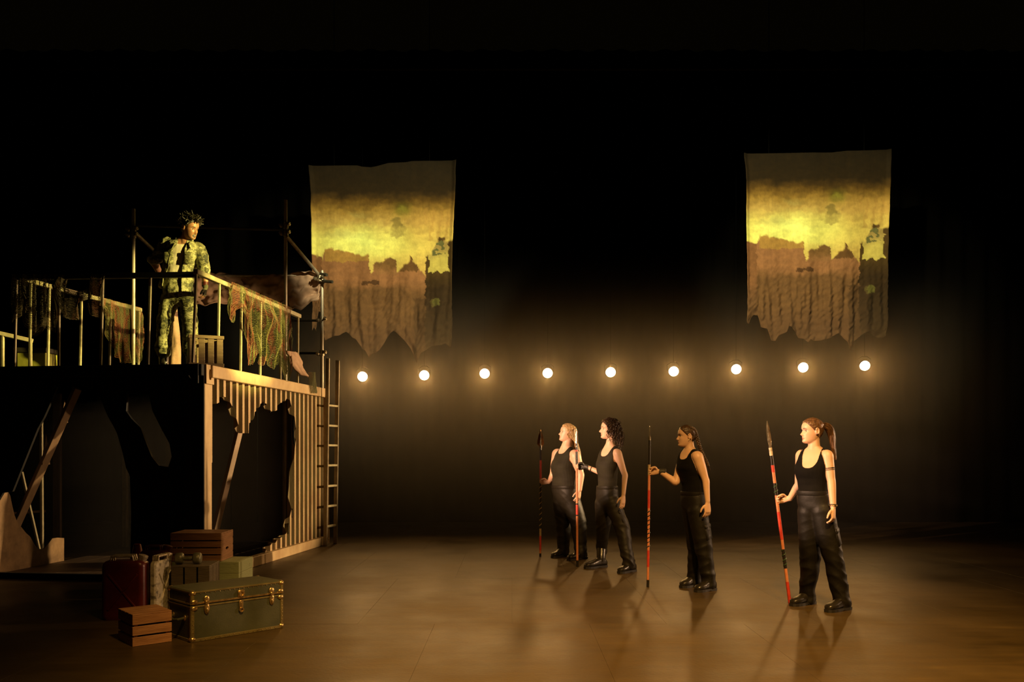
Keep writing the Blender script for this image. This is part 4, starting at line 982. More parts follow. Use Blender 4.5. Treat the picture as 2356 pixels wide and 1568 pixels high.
def person(sp):
    Y0 = sp['Y']
    def J(px, py, dy=0.0): return W(px, py, Y0+dy)
    yaw = math.radians(sp['yaw']); fw, lf = vec2(yaw); base = Vector(sp['base'])
    skin = M[sp.get('skin', 'skin')]
    # torso
    rows = [(*J(px, py, dy), w_, d_) for px, py, dy, w_, d_ in sp['torso']]; cr = catmull(rows, 5)
    torso = MB(); torso.rings([hring(c[:3], c[3], c[4], yaw, back=.92) for c in cr])
    tilt = sp.get('tilt', 0)
    if tilt:
        za_, zb_ = cr[0][2], cr[-1][2]; cr_ = cr
        for v in torso.v:
            k = min(1, max(0, (v.z-za_)/(zb_-za_))); cx = np.interp(v.z, [c[2] for c in cr_], [c[0] for c in cr_]); v.z -= tilt*k*((v.x-cx)*lf.x)
    tz = [c[2] for c in cr]
    def tcen(z):
        zs = tz if tz[0] < tz[-1] else tz[::-1]; cs = cr if tz[0] < tz[-1] else cr[::-1]
        return Vector((np.interp(z, zs, [c[0] for c in cs]), np.interp(z, zs, [c[1] for c in cs]), z)), np.interp(z, zs, [c[3] for c in cs])
    for (px, py, fo, lo_, r) in sp.get('bust', []):
        p = J(px, py); c, _ = tcen(p.z); torso.ball(c+fw*fo+lf*lo_, r, 14, 10)
    # head and neck
    hs = sp['head_scale']; H = frame(math.radians(sp['head_yaw']), math.radians(sp['head_pitch']), math.radians(sp.get('head_roll', 0))); hc = J(*sp['head'])
    def hp(v): return hc+H @ (Vector(v)*hs)
    ho = sp.get('head_opt', {})
    head = MB(); head.rings([[hp(p) for p in r] for r in head_rings(ho)])
    for e in (-1, 1):
        er = MB(); R_ = H @ Matrix.Rotation(e*.35, 3, 'Z') @ Matrix.Rotation(-.15, 3, 'Y')
        er.ball(hp((-.012, e*.075, -.006)), (.017*hs, .007*hs, .029*hs), 12, 8, R_)
        pts = [hp((-.012+.018*math.cos(a), e*(.080+.004*math.sin(a)), -.006+.030*math.sin(a))) for a in [math.radians(x) for x in (-60, -20, 20, 60, 100, 140, 180)]]
        er.tube([p if e > 0 else p for p in [hp((-.012-.017*math.cos(math.radians(x)), e*.083, -.004+.029*math.sin(math.radians(x)))) for x in (-70, -30, 10, 50, 90, 130, 165)]], .0055*hs, 6)
        head.add(er.v, er.f)
    nb = J(*sp['neck'])
    neck = MB(); n0 = hp((-.022, 0, -.045)); nr = sp.get('neck_r', .054)
    neck_c = catmull([(*n0, nr*.96), (*(n0.lerp(nb, .5)+fw*.0), nr*.95), (*nb, nr*1.12), (*(nb-Z*.06), nr*1.35)], 5); neck.tube([Vector(c[:3]) for c in neck_c], [c[3] for c in neck_c], 20)
    # arms and hands
    arms = MB(); hands = MB(); info = []
    for side, a in sp['arms'].items():
        sg = 1 if side == 'left' else -1
        sh = J(*a['sh']); el = J(*a['el']); r = a['r']
        if 'spear' in a:
            S0, S1, py = a['spear']; k = (py-a['spy'][0])/(a['spy'][1]-a['spy'][0]); S_ = Vector(S0).lerp(Vector(S1), k); ax = (Vector(S1)-Vector(S0)).normalized()
            f = (S_-el); f = (f-ax*f.dot(ax)*.85).normalized(); f = (f-ax*f.dot(ax)).normalized(); n = (ax.cross(f))*(-sg)
            wr = S_-f*.086-n*.030; curls = (1.05, 1.35, .85); hnd, palm = hand_parts(wr, f, n, ax, curls, a.get('hs', .95), True)
        else:
            wr = J(*a['wr']); f = Vector(a['f']).normalized() if 'f' in a else (J(*a['tip'])-wr).normalized()
            n = -lf*sg if 'n' not in a else Vector(a['n']); th = fw if 'th' not in a else Vector(a['th'])
            hnd, palm = hand_parts(wr, f, n, th, a.get('curls', (.25, .30, .2)), a.get('hs', .95), False, 1.0)
        fo = wr-f*.02
        m1 = sh.lerp(el, .35)+(sh-J(*sp['neck'])).normalized()*.004; m2 = el.lerp(fo, .3)
        am = limb([(sh-(sh-nb)*.12, r[0]*1.02), (sh, r[0]*1.06), (sh.lerp(el, .2), r[0]), (sh.lerp(el, .5), r[1]), (sh.lerp(el, .85), r[2]), (el, r[2]*.98), (el.lerp(fo, .25), r[3]), (el.lerp(fo, .65), (r[3]+r[4])/2*.98), (fo, r[4])])
        arms.add(am.v, am.f); hands.add(hnd.v, hnd.f); info.append((side, sh, el, wr, f, palm, hnd, n, r))
    # hidden legs
    legs = MB()
    for lg in sp['legs']:
        pts = [J(*lg['hip']), J(*lg['knee']), J(*lg['ankle'])]; g = limb([(pts[0], .07), (pts[0].lerp(pts[1], .5), .062), (pts[1], .05), (pts[1].lerp(pts[2], .4), .045), (pts[2], .036)], 14, 4); legs.add(g.v, g.f)
        ft = MB(); hl = Vector(lg['heel']); te = Vector(lg['toe']); ft.tube([hl.lerp(te, .12)+Z*.05, hl.lerp(te, .5)+Z*.045, hl.lerp(te, .85)+Z*.035], [.03, .032, .022], 10); legs.add(ft.v, ft.f)
        ak = MB(); ak.tube([pts[2], hl.lerp(te, .2)+Z*.06], [.036, .034], 10); legs.add(ak.v, ak.f)
    me = remesh([torso, head, neck, arms, hands, legs], sp.get('vox', .0048), 2, .4)
    body_copy = me.copy()
    P = mesh_obj('person', me, skin, None, base); tag(P, sp['label'], 'person', sp.get('group'))
    tT, tA, tN = bvh(torso), bvh(arms), bvh(neck)
    def part(name, mb, m, smooth=True, label=None, sharp=60, under=None, stuff=False):
        o = make_obj(name, mb, m, under or P, base, smooth, sharp)
        if label: o['label'] = label
        return o
    zsh = nb.z-.015
    # top
    tp_ = sp['top']; hem = J(0, tp_['hem']).z; zarm = J(0, tp_['armpit']).z; df, db = tp_['scoop']; sw = tp_.get('neck_w', .075); strap = tp_.get('strap', .115)
    def keep(p):
        if p.z < hem or p.z > zsh+.10: return False
        dT = dist(tT, p)
        if dT > .035: return False
        if dist(tA, p) < dT-.001: return False
        c, w_ = tcen(p.z); q = p-c; a = q.dot(lf); b2 = q.dot(fw)
        zn = zsh+.02
        dep = df if b2 > 0 else db
        if p.z > zn-dep-.0 and abs(a/sw)**2.8+abs((p.z-zn)/dep)**2.8 < 1 : return False
        if p.z > zn and abs(a) < sw: return False
        if p.z > zarm:
            k = min(1, (p.z-zarm)/max(.01, zsh-.02-zarm)); lim = (1-k**.5)*(w_*1.02)+k**.5*strap
            if abs(a) > lim: return False
        return True
    rnd = random.Random(sp.get('seed', 1))
    def wr_(p): return .004*noise.noise((p.x*9, p.y*9, p.z*22))
    if sp.get('shirt_full'):
        zn = zsh+.02
    tm = extract(body_copy, keep, tp_.get('off', .006), .005, 8, wr_); mesh_obj(tp_['name'], tm, M[tp_['mat']], P, base)
    # lips, eyes, brows
    Hi = H.inverted()
    def hl(p): return (Hi @ (p-hc))/hs
    mo = ho.get('mouth', 0)
    def lipk(p):
        q = hl(p)
        if q.x < .07 or abs(q.y) > .026: return False
        if mo:
            e = (q.y/.024)**2+((q.z+.072)/.022)**2; return .45 < e < 1.0 and q.x > .082
        return (q.y/.025)**2+((q.z+.0695)/.0125)**2 < 1
    lm = extract(body_copy, lipk, .0006, .001, 4); mesh_obj('lips', lm, M['lips_dark'] if sp.get('skin') else M['lips'], P, base)
    if mo:
        mb = MB(); mb.ball(hp((.066, 0, -.072)), (.014*hs, .019*hs, .013*hs), 12, 8, H); part('mouth_interior', mb, M['lips_dark'])
        mb = MB(); mb.box(hp((.083, 0, -.0625)), (.008*hs, .028*hs, .008*hs), H, .002); part('teeth', mb, M['eye_white'])
        mb = MB(); mb.ball(hp((.077, 0, -.080)), (.012*hs, .014*hs, .006*hs), 12, 8, H); part('tongue', mb, M['lips'])
    for e in (-1, 1):
        mb = MB(); c = hp((.0655, e*.031, -.0005)); r = .0125*hs; n, m = 16, 12; rg = []
        look = (H @ Vector((1, e*.04, -.02))).normalized(); x_ = look.orthogonal().normalized(); y_ = look.cross(x_)
        for i in range(m+1):
            a = math.pi*i/m; rg.append([c+look*(r*math.cos(a))+x_*(r*max(.02, math.sin(a))*math.cos(2*math.pi*k/n))+y_*(r*max(.02, math.sin(a))*math.sin(2*math.pi*k/n)) for k in range(n)])
        mb.rings(rg); mb.mi = [1 if j//n < 3 else 0 for j in range(len(mb.f)-2)]+[1, 0]; part('eye', mb, [M['eye_white'], M['iris']])
        for nm, zz, rr in (('eyebrow', .0195, .0028), ('eyelid', .0095, .0018)):
            pts = []
            for k in range(7):
                y = e*(.012+.036*k/6); z = zz+(.004*math.sin(k/6*2.4) if nm == 'eyebrow' else .002*math.sin(k/6*3.14)-.003*(k/6)**2)
                th = math.asin(min(.98, abs(y)/.0725))*1.0; q = head_point(math.copysign(th**1.12, y), z, ho); q = Vector((q.x+.002, y, z)) if nm == 'eyebrow' else Vector((.0785-.5*abs(abs(y)-.031)**1.0*.5, y, z)); pts.append(hp(q))
            mb = MB(); mb.tube(pts, [rr*hs*k for k in (.4, 1, 1.1, 1, .9, .7, .3)], 6); part(nm, mb, M[sp['hair_mat']] if nm == 'eyebrow' else M['iris'])
    # hair shell
    hz_ = sp.get('hairline', [(0, .074), (25, .070), (45, .056), (62, .036), (76, .014), (88, -.008), (100, .012), (112, .0), (122, -.05), (150, -.082), (180, -.086)])
    T_ = sp.get('hair_t', .012); hair = MB(); rg = []; nzr, nt = 56, 80
    for i in range(nzr+1):
        z = -.112+.228*i/nzr; row = []
        for k in range(nt):
            th = 2*math.pi*k/nt; d = abs(math.degrees(th if th <= math.pi else th-2*math.pi)); q = head_point(th, z, {'nose': 0}); zh = interp(d, hz_)
            t = sm(zh-.004, zh+.016, z)*(T_+sp.get('hair_n', .003)*noise.noise((q.x*60, q.y*60, q.z*60+sp['seed']*5)))
            dr = (q-Vector((-.008, 0, .012))).normalized(); row.append(hp(q+dr*(t-.004 if t > 0 else -.006)))
        rg.append(row)
    hair.rings(rg)
    extra = sp['hair_fn'](hp, J, rnd, hs) if 'hair_fn' in sp else None
    if extra: hair.add(extra.v, extra.f)
    part('hair', hair, M[sp['hair_mat']])
    # trousers
    tr = MB(); prow = catmull([(*J(px, py, dy), w_, d_) for px, py, dy, w_, d_ in sp['hips']], 4); pel = MB(); pel.rings([hring(c[:3], c[3], c[4], yaw, 28, 2.4) for c in prow])
    lp = [pel]
    for lg in sp['legs']:
        hip, kn, an = J(*lg['hip']), J(*lg['knee']), J(*lg['ankle']); r0, r1, r2, r3 = lg['r']
        g = limb([(hip, r0), (hip.lerp(kn, .5), (r0+r1)/2*1.02), (kn, r1), (kn.lerp(an, .45), r2), (an, r3), (an-Z*lg.get('cuff', .03), r3*1.0)], 20, 5); lp.append(g)
    tme = remesh(lp, .008, 18, .5); zk = [J(*lg['knee']).z for lg in sp['legs']]; za = min(J(*lg['ankle']).z for lg in sp['legs'])
    tme.update(); nrm = [v.normal.copy() for v in tme.vertices]; fold = sp.get('fold', .012); sd = sp['seed']*7.3
    for v, n in zip(tme.vertices, nrm):
        p = v.co; k = noise.noise((p.x*5+sd, p.y*5, p.z*11+.9*math.sin(p.x*9)))
        k2 = noise.noise((p.x*11+p.z*6, p.y*11+sd, p.z*20-p.x*8)); low = math.exp(-((p.z-za)/.16)**2); kn_ = math.exp(-((p.z-zk[0])/.14)**2)
        ridge = (1-abs(k)*2.2); v.co = p+n*(fold*(.30+.8*low+.5*kn_)*(ridge*.7-.25)+fold*.3*k2*(.5+low))
    tme.update(); mesh_obj('trousers', tme, M[sp['trouser']], P, base)
    if sp.get('belt', True):
        c = prow[-1]; rg = [hring((c[0], c[1], c[2]+dz), c[3]+e_, c[4]+e_, yaw, 32, 2.4) for dz, e_ in ((-.040, .004), (-.036, .0075), (-.002, .0055), (.001, -.002))]
        mb = MB(); mb.rings(rg, False); part('waistband', mb, M[sp['trouser']])
    for lg in sp['legs']:   # cargo pocket on the outside of the thigh
        if 'pocket' in lg:
            hip, kn = J(*lg['hip']), J(*lg['knee']); c = hip.lerp(kn, .55)+Vector(lg['pocket'])*(lg['r'][1]*.90); nrm_ = Vector(lg['pocket']).normalized(); up = (hip-kn).normalized(); tx = up.cross(nrm_).normalized(); R_ = Matrix((tx, nrm_, up)).transposed()
            mb = MB(); mb.box(c, (.105, .024, .15), R_, .010); pk = part('cargo_pocket', mb, M[sp['trouser']]); mb = MB(); mb.box(c+up*.06+nrm_*.004, (.108, .024, .045), R_, .008); part('pocket_flap', mb, M[sp['trouser']], under=pk)
        up_, so_ = boot(None, lg['heel'], lg['toe'], .2, J(*lg['ankle'])); bt = part('boot', up_, M['boot']); part('sole', so_, M['sole'], False, under=bt)
    for fn in sp.get('extras', []): fn(part, J, hp, info, body_copy, P, base, extract, mesh_obj)
    bpy.data.meshes.remove(body_copy)
    return P, info

def band(part, name, c, axis, r, h, m, label=None, n=20, tube=None):
    mb = MB(); ax = Vector(axis).normalized(); mb.lathe(Vector(c)-ax*h/2, ax, [(0, r*.98), (0, r+.003), (h, r+.003), (h, r*.98)], n); return part(name, mb, m, label=label)
def ring_cord(part, name, c, axis, r, m, tr=.003, label=None):
    ax = Vector(axis).normalized(); x = ax.orthogonal().normalized(); y = ax.cross(x); mb = MB()
    mb.tube([Vector(c)+(x*math.cos(a)+y*math.sin(a))*r for a in [2*math.pi*k/18 for k in range(18)]], tr, 6, None, True); return part(name, mb, m, label=label)
def glove_of(which, m, L=(-.06, .075), name='glove', label=None):
    def fn(part, J, hp, info, bc, P, base, ex_, mo_):
        for (side, sh, el, wr, f, palm, hnd, n, r) in info:
            if side != which: continue
            tp_ = bvh(palm); th = bvh(hnd)
            def keep(p):
                q = p-wr; a = q.dot(f)
                if not (L[0] < a < L[1]): return False
                return dist(th, p) < .012 if a > -.02 else (q-f*a).length < .045
            g = ex_(bc, keep, .004, .003, 5); o = mo_(name, g, M[m], P, base, label)
    return fn

# ---------------------------------------------------------------- spears
M['salmon'] = mat('salmon_painted_pole', (.55, .20, .085), (.46, .16, .07), .4, 0, 20, bump=.05); M['red_paint'] = mat('red_painted_pole', (.50, .045, .022), (.38, .03, .016), .4, 0, 20, bump=.05)
M['black_paint'] = mat('black_painted_pole', (.015, .013, .010), None, .35, 0, 20, bump=.05); M['green_paint'] = mat('dark_green_tape', (.03, .075, .03), None, .45, 0, 20, bump=.05)
M['blade'] = mat('aged_spear_steel', (.55, .48, .34), (.20, .17, .11), .25, .85, 25, bump=.15); M['copper'] = mat('copper_blade', (.42, .20, .07), (.22, .10, .04), .3, .8, 25, bump=.15)
M['white_wrap'] = mat('white_cloth_wrap', (.62, .52, .36), (.45, .37, .25), .8, 0, 40, bump=.3); M['twine'] = mat('pale_twine', (.45, .33, .17), (.3, .2, .1), .8, 0, 60, bump=.3)
def spear(label, bot, top, ybot, ytop, r, bands, blade_y, blade_w, blade_m, wraps=(), leaf=None):
    bot = Vector(bot); top = Vector(top); ax = (top-bot).normalized(); L = (top-bot).length
    def at(py): return bot.lerp(top, (py-ybot)/(ytop-ybot))
    T = Thing('spear', label, 'spear', bot, 'spears held upright by the four women')
    by = blade_y; mb = MB(); mb.tube([bot+ax*.002, at(by)], r*.94, 12); sh = T.part('shaft', mb, M['salmon'], None, True)
    for y0, y1, m in bands:
        a, b2 = at(max(y0, y1)), at(min(y0, y1)); mb = MB(); mb.tube([a if (a-bot).length > .003 else bot+ax*.001, b2], r*1.0, 14); T.part('painted_band', mb, M[m], sh, True)
    for y0, y1, m, turns in wraps:
        a, b2 = at(max(y0, y1)), at(min(y0, y1)); x = ax.orthogonal().normalized(); y = ax.cross(x); n = int(turns*10); mb = MB()
        mb.tube([a.lerp(b2, i/n)+(x*math.cos(2*math.pi*turns*i/n)+y*math.sin(2*math.pi*turns*i/n))*r*1.02 for i in range(n+1)], .0045, 5); T.part('cord_wrap', mb, M[m], sh, True)
    a = at(by); Lb = (top-a).length; side = Vector((1, 0, 0)); side = (side-ax*side.dot(ax)).normalized(); nn = ax.cross(side)
    leaf = leaf or [(-.12, .35), (0, .45), (.12, 1.0), (.35, .92), (.7, .55), (1.0, .03)]
    rg = []
    for t, k in leaf:
        c = a+ax*(Lb*t); w_ = blade_w/2*k; th = max(.002, .009*(1-max(t, 0)*.8)); rg.append([c+side*w_, c+nn*th, c-side*w_, c-nn*th])
    mb = MB(); mb.rings(rg); bl = T.part('spearhead', mb, M[blade_m])
    mb = MB(); mb.tube([a-ax*.03, a+ax*Lb*.9], [r*1.05, .003], 8); T.part('midrib', mb, M['blade'], bl, True)
    return T
# ---------------------------------------------------------------- hair styles (hp: head space to world)
def hair_ponytail(hp, J, rnd, hs):
    path = [hp((-.088, 0, .045)), J(1899, 979), J(1908, 986), J(1914, 1006), J(1917, 1030), J(1919, 1046), J(1921, 1058)]
    mb = strands(path, lambda t: (.012+.028*math.sin(min(1, t*1.5)*2.4))*max(.25, 1-t*.6), 150, .0032, rnd, .003, 7, 4, .9)
    mb.ball(hp((-.112, 0, .047)), (.015, .018, .018), 12, 8)
    return mb
def hair_braid(hp, J, rnd, hs):
    path = [hp((-.02, .052, .085)), hp((-.06, .050, .070)), hp((-.085, .045, .035)), hp((-.100, .040, -.005)), J(1608, 1022, -.04), J(1614, 1038, -.03), J(1621, 1052, -.03), J(1627, 1064, -.03), J(1631, 1074, -.03)]
    P = [Vector(c) for c in catmull([tuple(p) for p in path], 12)]; mb = MB(); m = len(P)
    for s_ in range(3):
        pts = []; rr = []
        for i in range(m):
            t = i/(m-1); tg = (P[min(i+1, m-1)]-P[max(i-1, 0)]).normalized(); x = tg.cross(Vector((.2, 1, 0))).normalized(); y = tg.cross(x); a = 2*math.pi*(t*8.5+s_/3); k = 1-.45*t
            pts.append(P[i]+x*(.014*k*math.sin(a))+y*(.008*k*math.sin(2*a))); rr.append(.0115*k*(1 if t < .96 else .6))
        mb.tube(pts, rr, 8)
    e = strands([P[-3], P[-1], P[-1]+Vector((.01, 0, -.035))], lambda t: .008, 16, .0025, rnd); mb.add(e.v, e.f); return mb
def hair_curly(hp, J, rnd, hs):
    mb = MB()
    for k in range(190):
        th = math.radians(rnd.uniform(72, 288)); z = rnd.uniform(-.03, .10); q = head_point(th, z, {'nose': 0}); o = (q-Vector((0, 0, .02))).normalized()
        back = .5-.5*math.cos(th); L = rnd.uniform(.10, .23)*(0.55+.6*back); e = q+o*.030+Vector((-.028*back-rnd.uniform(0, .03), 0, -L)); e.y = q.y*1.05
        pts = [hp(q), hp(q+o*.020), hp(q.lerp(e, .45)+o*.022), hp(e)]
        s_ = strands(pts, lambda t: .003, 1, .0042, rnd, .0085, rnd.uniform(16, 30), 5, .4, True, 13); mb.add(s_.v, s_.f)
    for k in range(90):
        th = math.radians(rnd.uniform(0, 360)); z = rnd.uniform(.075, .112); q = head_point(th, z, {'nose': 0}); o = (q-Vector((0, 0, .02))).normalized()
        d = Vector((rnd.uniform(-.06, .0), rnd.uniform(-.04, .04), -.02)); s_ = strands([hp(q+o*.012), hp(q+o*.026+d*.5), hp(q+o*.012+d)], lambda t: .002, 1, .004, rnd, .006, 14, 5); mb.add(s_.v, s_.f)
    return mb
def hair_wavy(hp, J, rnd, hs):
    mb = MB()
    for k in range(190):
        th = math.radians(rnd.choice((1, -1))*rnd.uniform(84, 180)); z = rnd.uniform(-.03, .09); q = head_point(th, z, {'nose': 0}); o = (q-Vector((0, 0, .02))).normalized(); t = rnd.random(); s_ = rnd.uniform(.55, 1)
        e = Vector((-.155-.055*t, q.y*.7+.085, -.20-.21*s_))
        pts = [hp(q+o*.006), hp(q+o*.016+Vector((-.006, 0, -.03))), hp((q.x*.35-.085-.02*t, q.y*1.1+.01, -.09)), hp((-.125-.04*t, q.y*.9+.06, -.18)), hp(e)]
        g = strands(pts, lambda u: .004, 1, .005, rnd, .0055, rnd.uniform(9, 16), 5, .4, True, 8); mb.add(g.v, g.f)
    for k in range(70):   # waves over the crown
        y0 = rnd.uniform(-.055, .055); pts = []
        for x in (.045, .01, -.03, -.07, -.098):
            zz = .116*math.sqrt(max(.02, 1-(x/.112)**2-(y0/.085)**2)); pts.append(hp((x, y0*1.05, zz+.004)))
        g = strands(pts, lambda u: .003, 1, .0045, rnd, .004, 12, 5); mb.add(g.v, g.f)
    return mb
def hair_tufts(hp, J, rnd, hs):
    mb = MB()
    for k in range(260):
        th = math.radians(rnd.uniform(0, 360)); z = rnd.uniform(.025, .113); d = abs(math.degrees(th if th < math.pi else th-2*math.pi))
        if d < 62 and z < .078: continue
        if d < 100 and z < .04: continue
        q = head_point(th, z, {'nose': 0}); o = (q-Vector((-.01, 0, .0))).normalized(); L = rnd.uniform(.022, .048); pts = [q+o*.004]; dr = o.copy()
        for j in range(4):
            dr = (dr+Vector((rnd.uniform(-.7, .9), rnd.uniform(-.8, .8), rnd.uniform(-.8, .6)))*.75).normalized(); pts.append(pts[-1]+dr*L*.45)
        mb.tube([hp(p) for p in pts], [.0085, .009, .0085, .0075, .004], 6)
    return mb

# ---------------------------------------------------------------- the four women
def sp_line(bx_, by_, tx_, ty_, Ytop): return G(bx_, by_), W(tx_, ty_, Ytop)
s4 = sp_line(1817.5, 1388, 1764.5, 967, 7.72); s3 = sp_line(1490.6, 1349.5, 1494.7, 977, 8.70); s2 = sp_line(1328.3, 1303, 1326.6, 985, 10.2); s1 = sp_line(1243, 1280, 1244, 987.5, 11.15)
spear('long red and salmon spear with green striped bands held by the ponytailed woman', s4[0], s4[1], 1388, 967, .0148,
      [(1388, 1337, 'red_paint'), (1306, 1262, 'black_paint'), (1240, 1176, 'red_paint'), (1138, 1110, 'black_paint'), (1085, 1069, 'red_paint'), (1069, 1047, 'black_paint'), (1047, 1029, 'white_wrap')], 1029, .036, 'blade', [(1304, 1264, 'green_paint', 3.5), (1136, 1112, 'green_paint', 2)], [(-.02, .6), (0, .62), (.25, 1), (.6, .95), (.85, .55), (1, .05)])
spear('salmon spear wound with black lines held by the braided woman in shadow', s3[0], s3[1], 1349.5, 977, .0135,
      [(1349, 1333, 'black_paint'), (1303, 1265, 'red_paint'), (1168, 1127, 'red_paint'), (1092, 1068, 'twine'), (1068, 1012, 'black_paint')], 1022, .03, 'blade', [(1262, 1172, 'black_paint', 9)], [(-.02, .9), (0, .9), (.4, .9), (.45, .35), (1, .05)])
spear('slim salmon spear with a bright narrow head held by the curly haired woman', s2[0], s2[1], 1303, 985, .0145,
      [(1303, 1288, 'black_paint'), (1186, 1183, 'black_paint'), (1183, 1160, 'red_paint'), (1160, 1157, 'black_paint'), (1068, 1038, 'black_paint'), (1038, 1034, 'red_paint'), (1034, 1020, 'black_paint')], 1022, .046, 'blade')
spear('dark spear with a broad copper head and cord wound shaft held by the blond woman', s1[0], s1[1], 1280, 987.5, .0135,
      [(1280, 1272, 'black_paint'), (1265, 1232, 'red_paint'), (1232, 1215, 'twine'), (1215, 1110, 'black_paint'), (1100, 1058, 'red_paint'), (1058, 1024, 'black_paint')], 1026, .088, 'copper', [(1214, 1114, 'twine', 8)])
group = 'women with spears standing in a row'
def bits4(part, J, hp, info, *a):
    for (side, sh, el, wr, f, palm, hnd, n, r) in info:
        if side == 'left':
            ax = (el-sh).normalized()
            for k in (.47, .50, .545): ring_cord(part, 'armband', sh.lerp(el, k), ax, r[1]*1.01+.001, M['cord'], .0022, 'dark cord armband')
            for k in (0, .009): ring_cord(part, 'bracelet', wr-f*(.035-k), f, .0305, M['brass' if k else 'cord'], .0035, 'metal and cord bracelet')
person(dict(label='woman in black tank top and trousers with a long ponytail, nearest of the spear carriers', group=group, seed=4, Y=7.5, yaw=230, base=(G(1890, 1396)), head=(1868, 990.5, 0), head_scale=.93, head_yaw=189, head_pitch=0, neck=(1873, 1033), neck_r=.050,
    torso=[(1874, 1165, 0, .135, .09), (1871, 1128, 0, .122, .088), (1870, 1105, 0, .128, .092), (1869, 1081, 0, .145, .118), (1872, 1060, 0, .148, .095), (1873, 1046, 0, .142, .078), (1874, 1036, 0, .098, .062), (1874, 1027, 0, .055, .048)],
    arms={'left': dict(sh=(1904, 1048, -.10), el=(1913, 1108, -.13), wr=(1917, 1170, -.16), tip=(1917, 1203, -.18), r=(.046, .042, .036, .034, .025), curls=(.45, .55, .3)), 'right': dict(sh=(1843, 1047, .10), el=(1837, 1114, .14), spear=(s4[0], s4[1], 1149), spy=(1388, 967), r=(.044, .040, .034, .033, .024))},
    top=dict(name='tank_top', mat='top_black', hem=1145, armpit=1074, scoop=(.165, .10), neck_w=.072, strap=.105, off=.005),
    hips=[(1879, 1205, .02, .04, .04), (1878, 1190, .02, .095, .07), (1876, 1168, 0, .140, .098), (1873, 1144, 0, .144, .104), (1871, 1128, 0, .133, .098)],
    legs=[dict(hip=(1861, 1172, .04), knee=(1864, 1285, .14), ankle=(1858, 1364, .25), r=(.098, .088, .080, .070), heel=G(1872, 1387), toe=G(1821, 1394), cuff=.045), dict(hip=(1892, 1172, -.05), knee=(1917, 1285, -.04), ankle=(1936, 1374, -.01), r=(.098, .086, .080, .076), heel=G(1953, 1400), toe=G(1902, 1408), cuff=.06, pocket=(.9, -.5, 0))],
    trouser='trouser', hair_mat='hair_brown', hair_t=.013, hair_n=.005, hair_fn=hair_ponytail, extras=[bits4]))
def bits3(part, J, hp, info, *a):
    for (side, sh, el, wr, f, palm, hnd, n, r) in info:
        if side == 'right': band(part, 'wrist_guard', wr-f*.045, f, .029, .06, M['glove'], 'dark wrist guard')
        for e in (1,): 
            if side == 'left': mb = MB(); mb.ball(hp((-.005, .082, -.04)), .004, 8, 6); part('earring', mb, M['brass'])
person(dict(label='woman in black with a long side braid and wrist guard, standing in shadow', group=group, seed=3, Y=8.55, yaw=207, base=G(1605, 1354), head=(1579.5, 1002.5, 0), head_scale=.90, head_yaw=184, head_pitch=0, neck=(1587, 1037), neck_r=.050,
    torso=[(1598, 1165, 0, .135, .095), (1596, 1124, 0, .125, .095), (1594, 1098, 0, .130, .100), (1590, 1077, 0, .145, .120), (1589, 1057, 0, .150, .100), (1588, 1047, 0, .142, .08), (1587, 1039, 0, .098, .064), (1587, 1030, 0, .055, .048)],
    arms={'left': dict(sh=(1605, 1051, -.13), el=(1624, 1106, -.16), wr=(1628, 1158, -.19), tip=(1628, 1188, -.20), r=(.052, .047, .037, .033, .024), curls=(.3, .4, .25)), 'right': dict(sh=(1571, 1050, .13), el=(1555, 1109, .06), spear=(s3[0], s3[1], 1084), spy=(1349.5, 977), r=(.044, .042, .036, .034, .025))},
    top=dict(name='tank_top', mat='top_black', hem=1140, armpit=1074, scoop=(.085, .05), neck_w=.068, strap=.115, off=.005),
    hips=[(1602, 1200, 0, .04, .04), (1601, 1188, 0, .09, .075), (1599, 1168, 0, .145, .108), (1597, 1146, 0, .148, .113), (1596, 1130, 0, .134, .104)],
    legs=[dict(hip=(1591, 1170, .05), knee=(1602, 1262, .12), ankle=(1597, 1326, .20), r=(.098, .086, .076, .070), heel=G(1604, 1347), toe=G(1567, 1352), cuff=.04), dict(hip=(1604, 1170, -.06), knee=(1620, 1266, -.05), ankle=(1631, 1334, -.05), r=(.098, .086, .076, .068), heel=G(1644, 1356), toe=G(1601, 1362), cuff=.04, pocket=(.75, -.65, 0))],
    trouser='trouser', hair_mat='hair_dark', hair_t=.012, hair_fn=hair_braid, extras=[bits3]))
def bits2(part, J, hp, info, *a):
    for (side, sh, el, wr, f, palm, hnd, n, r) in info:
        if side == 'right': ring_cord(part, 'bracelet', el.lerp(wr, .62), (wr-el), .030, M['cord'], .004, 'dark cord bracelet')
        if side == 'left': mb = MB(); mb.ball(hp((-.002, .080, -.042)), .005, 8, 6); part('earring', mb, M['brass'])
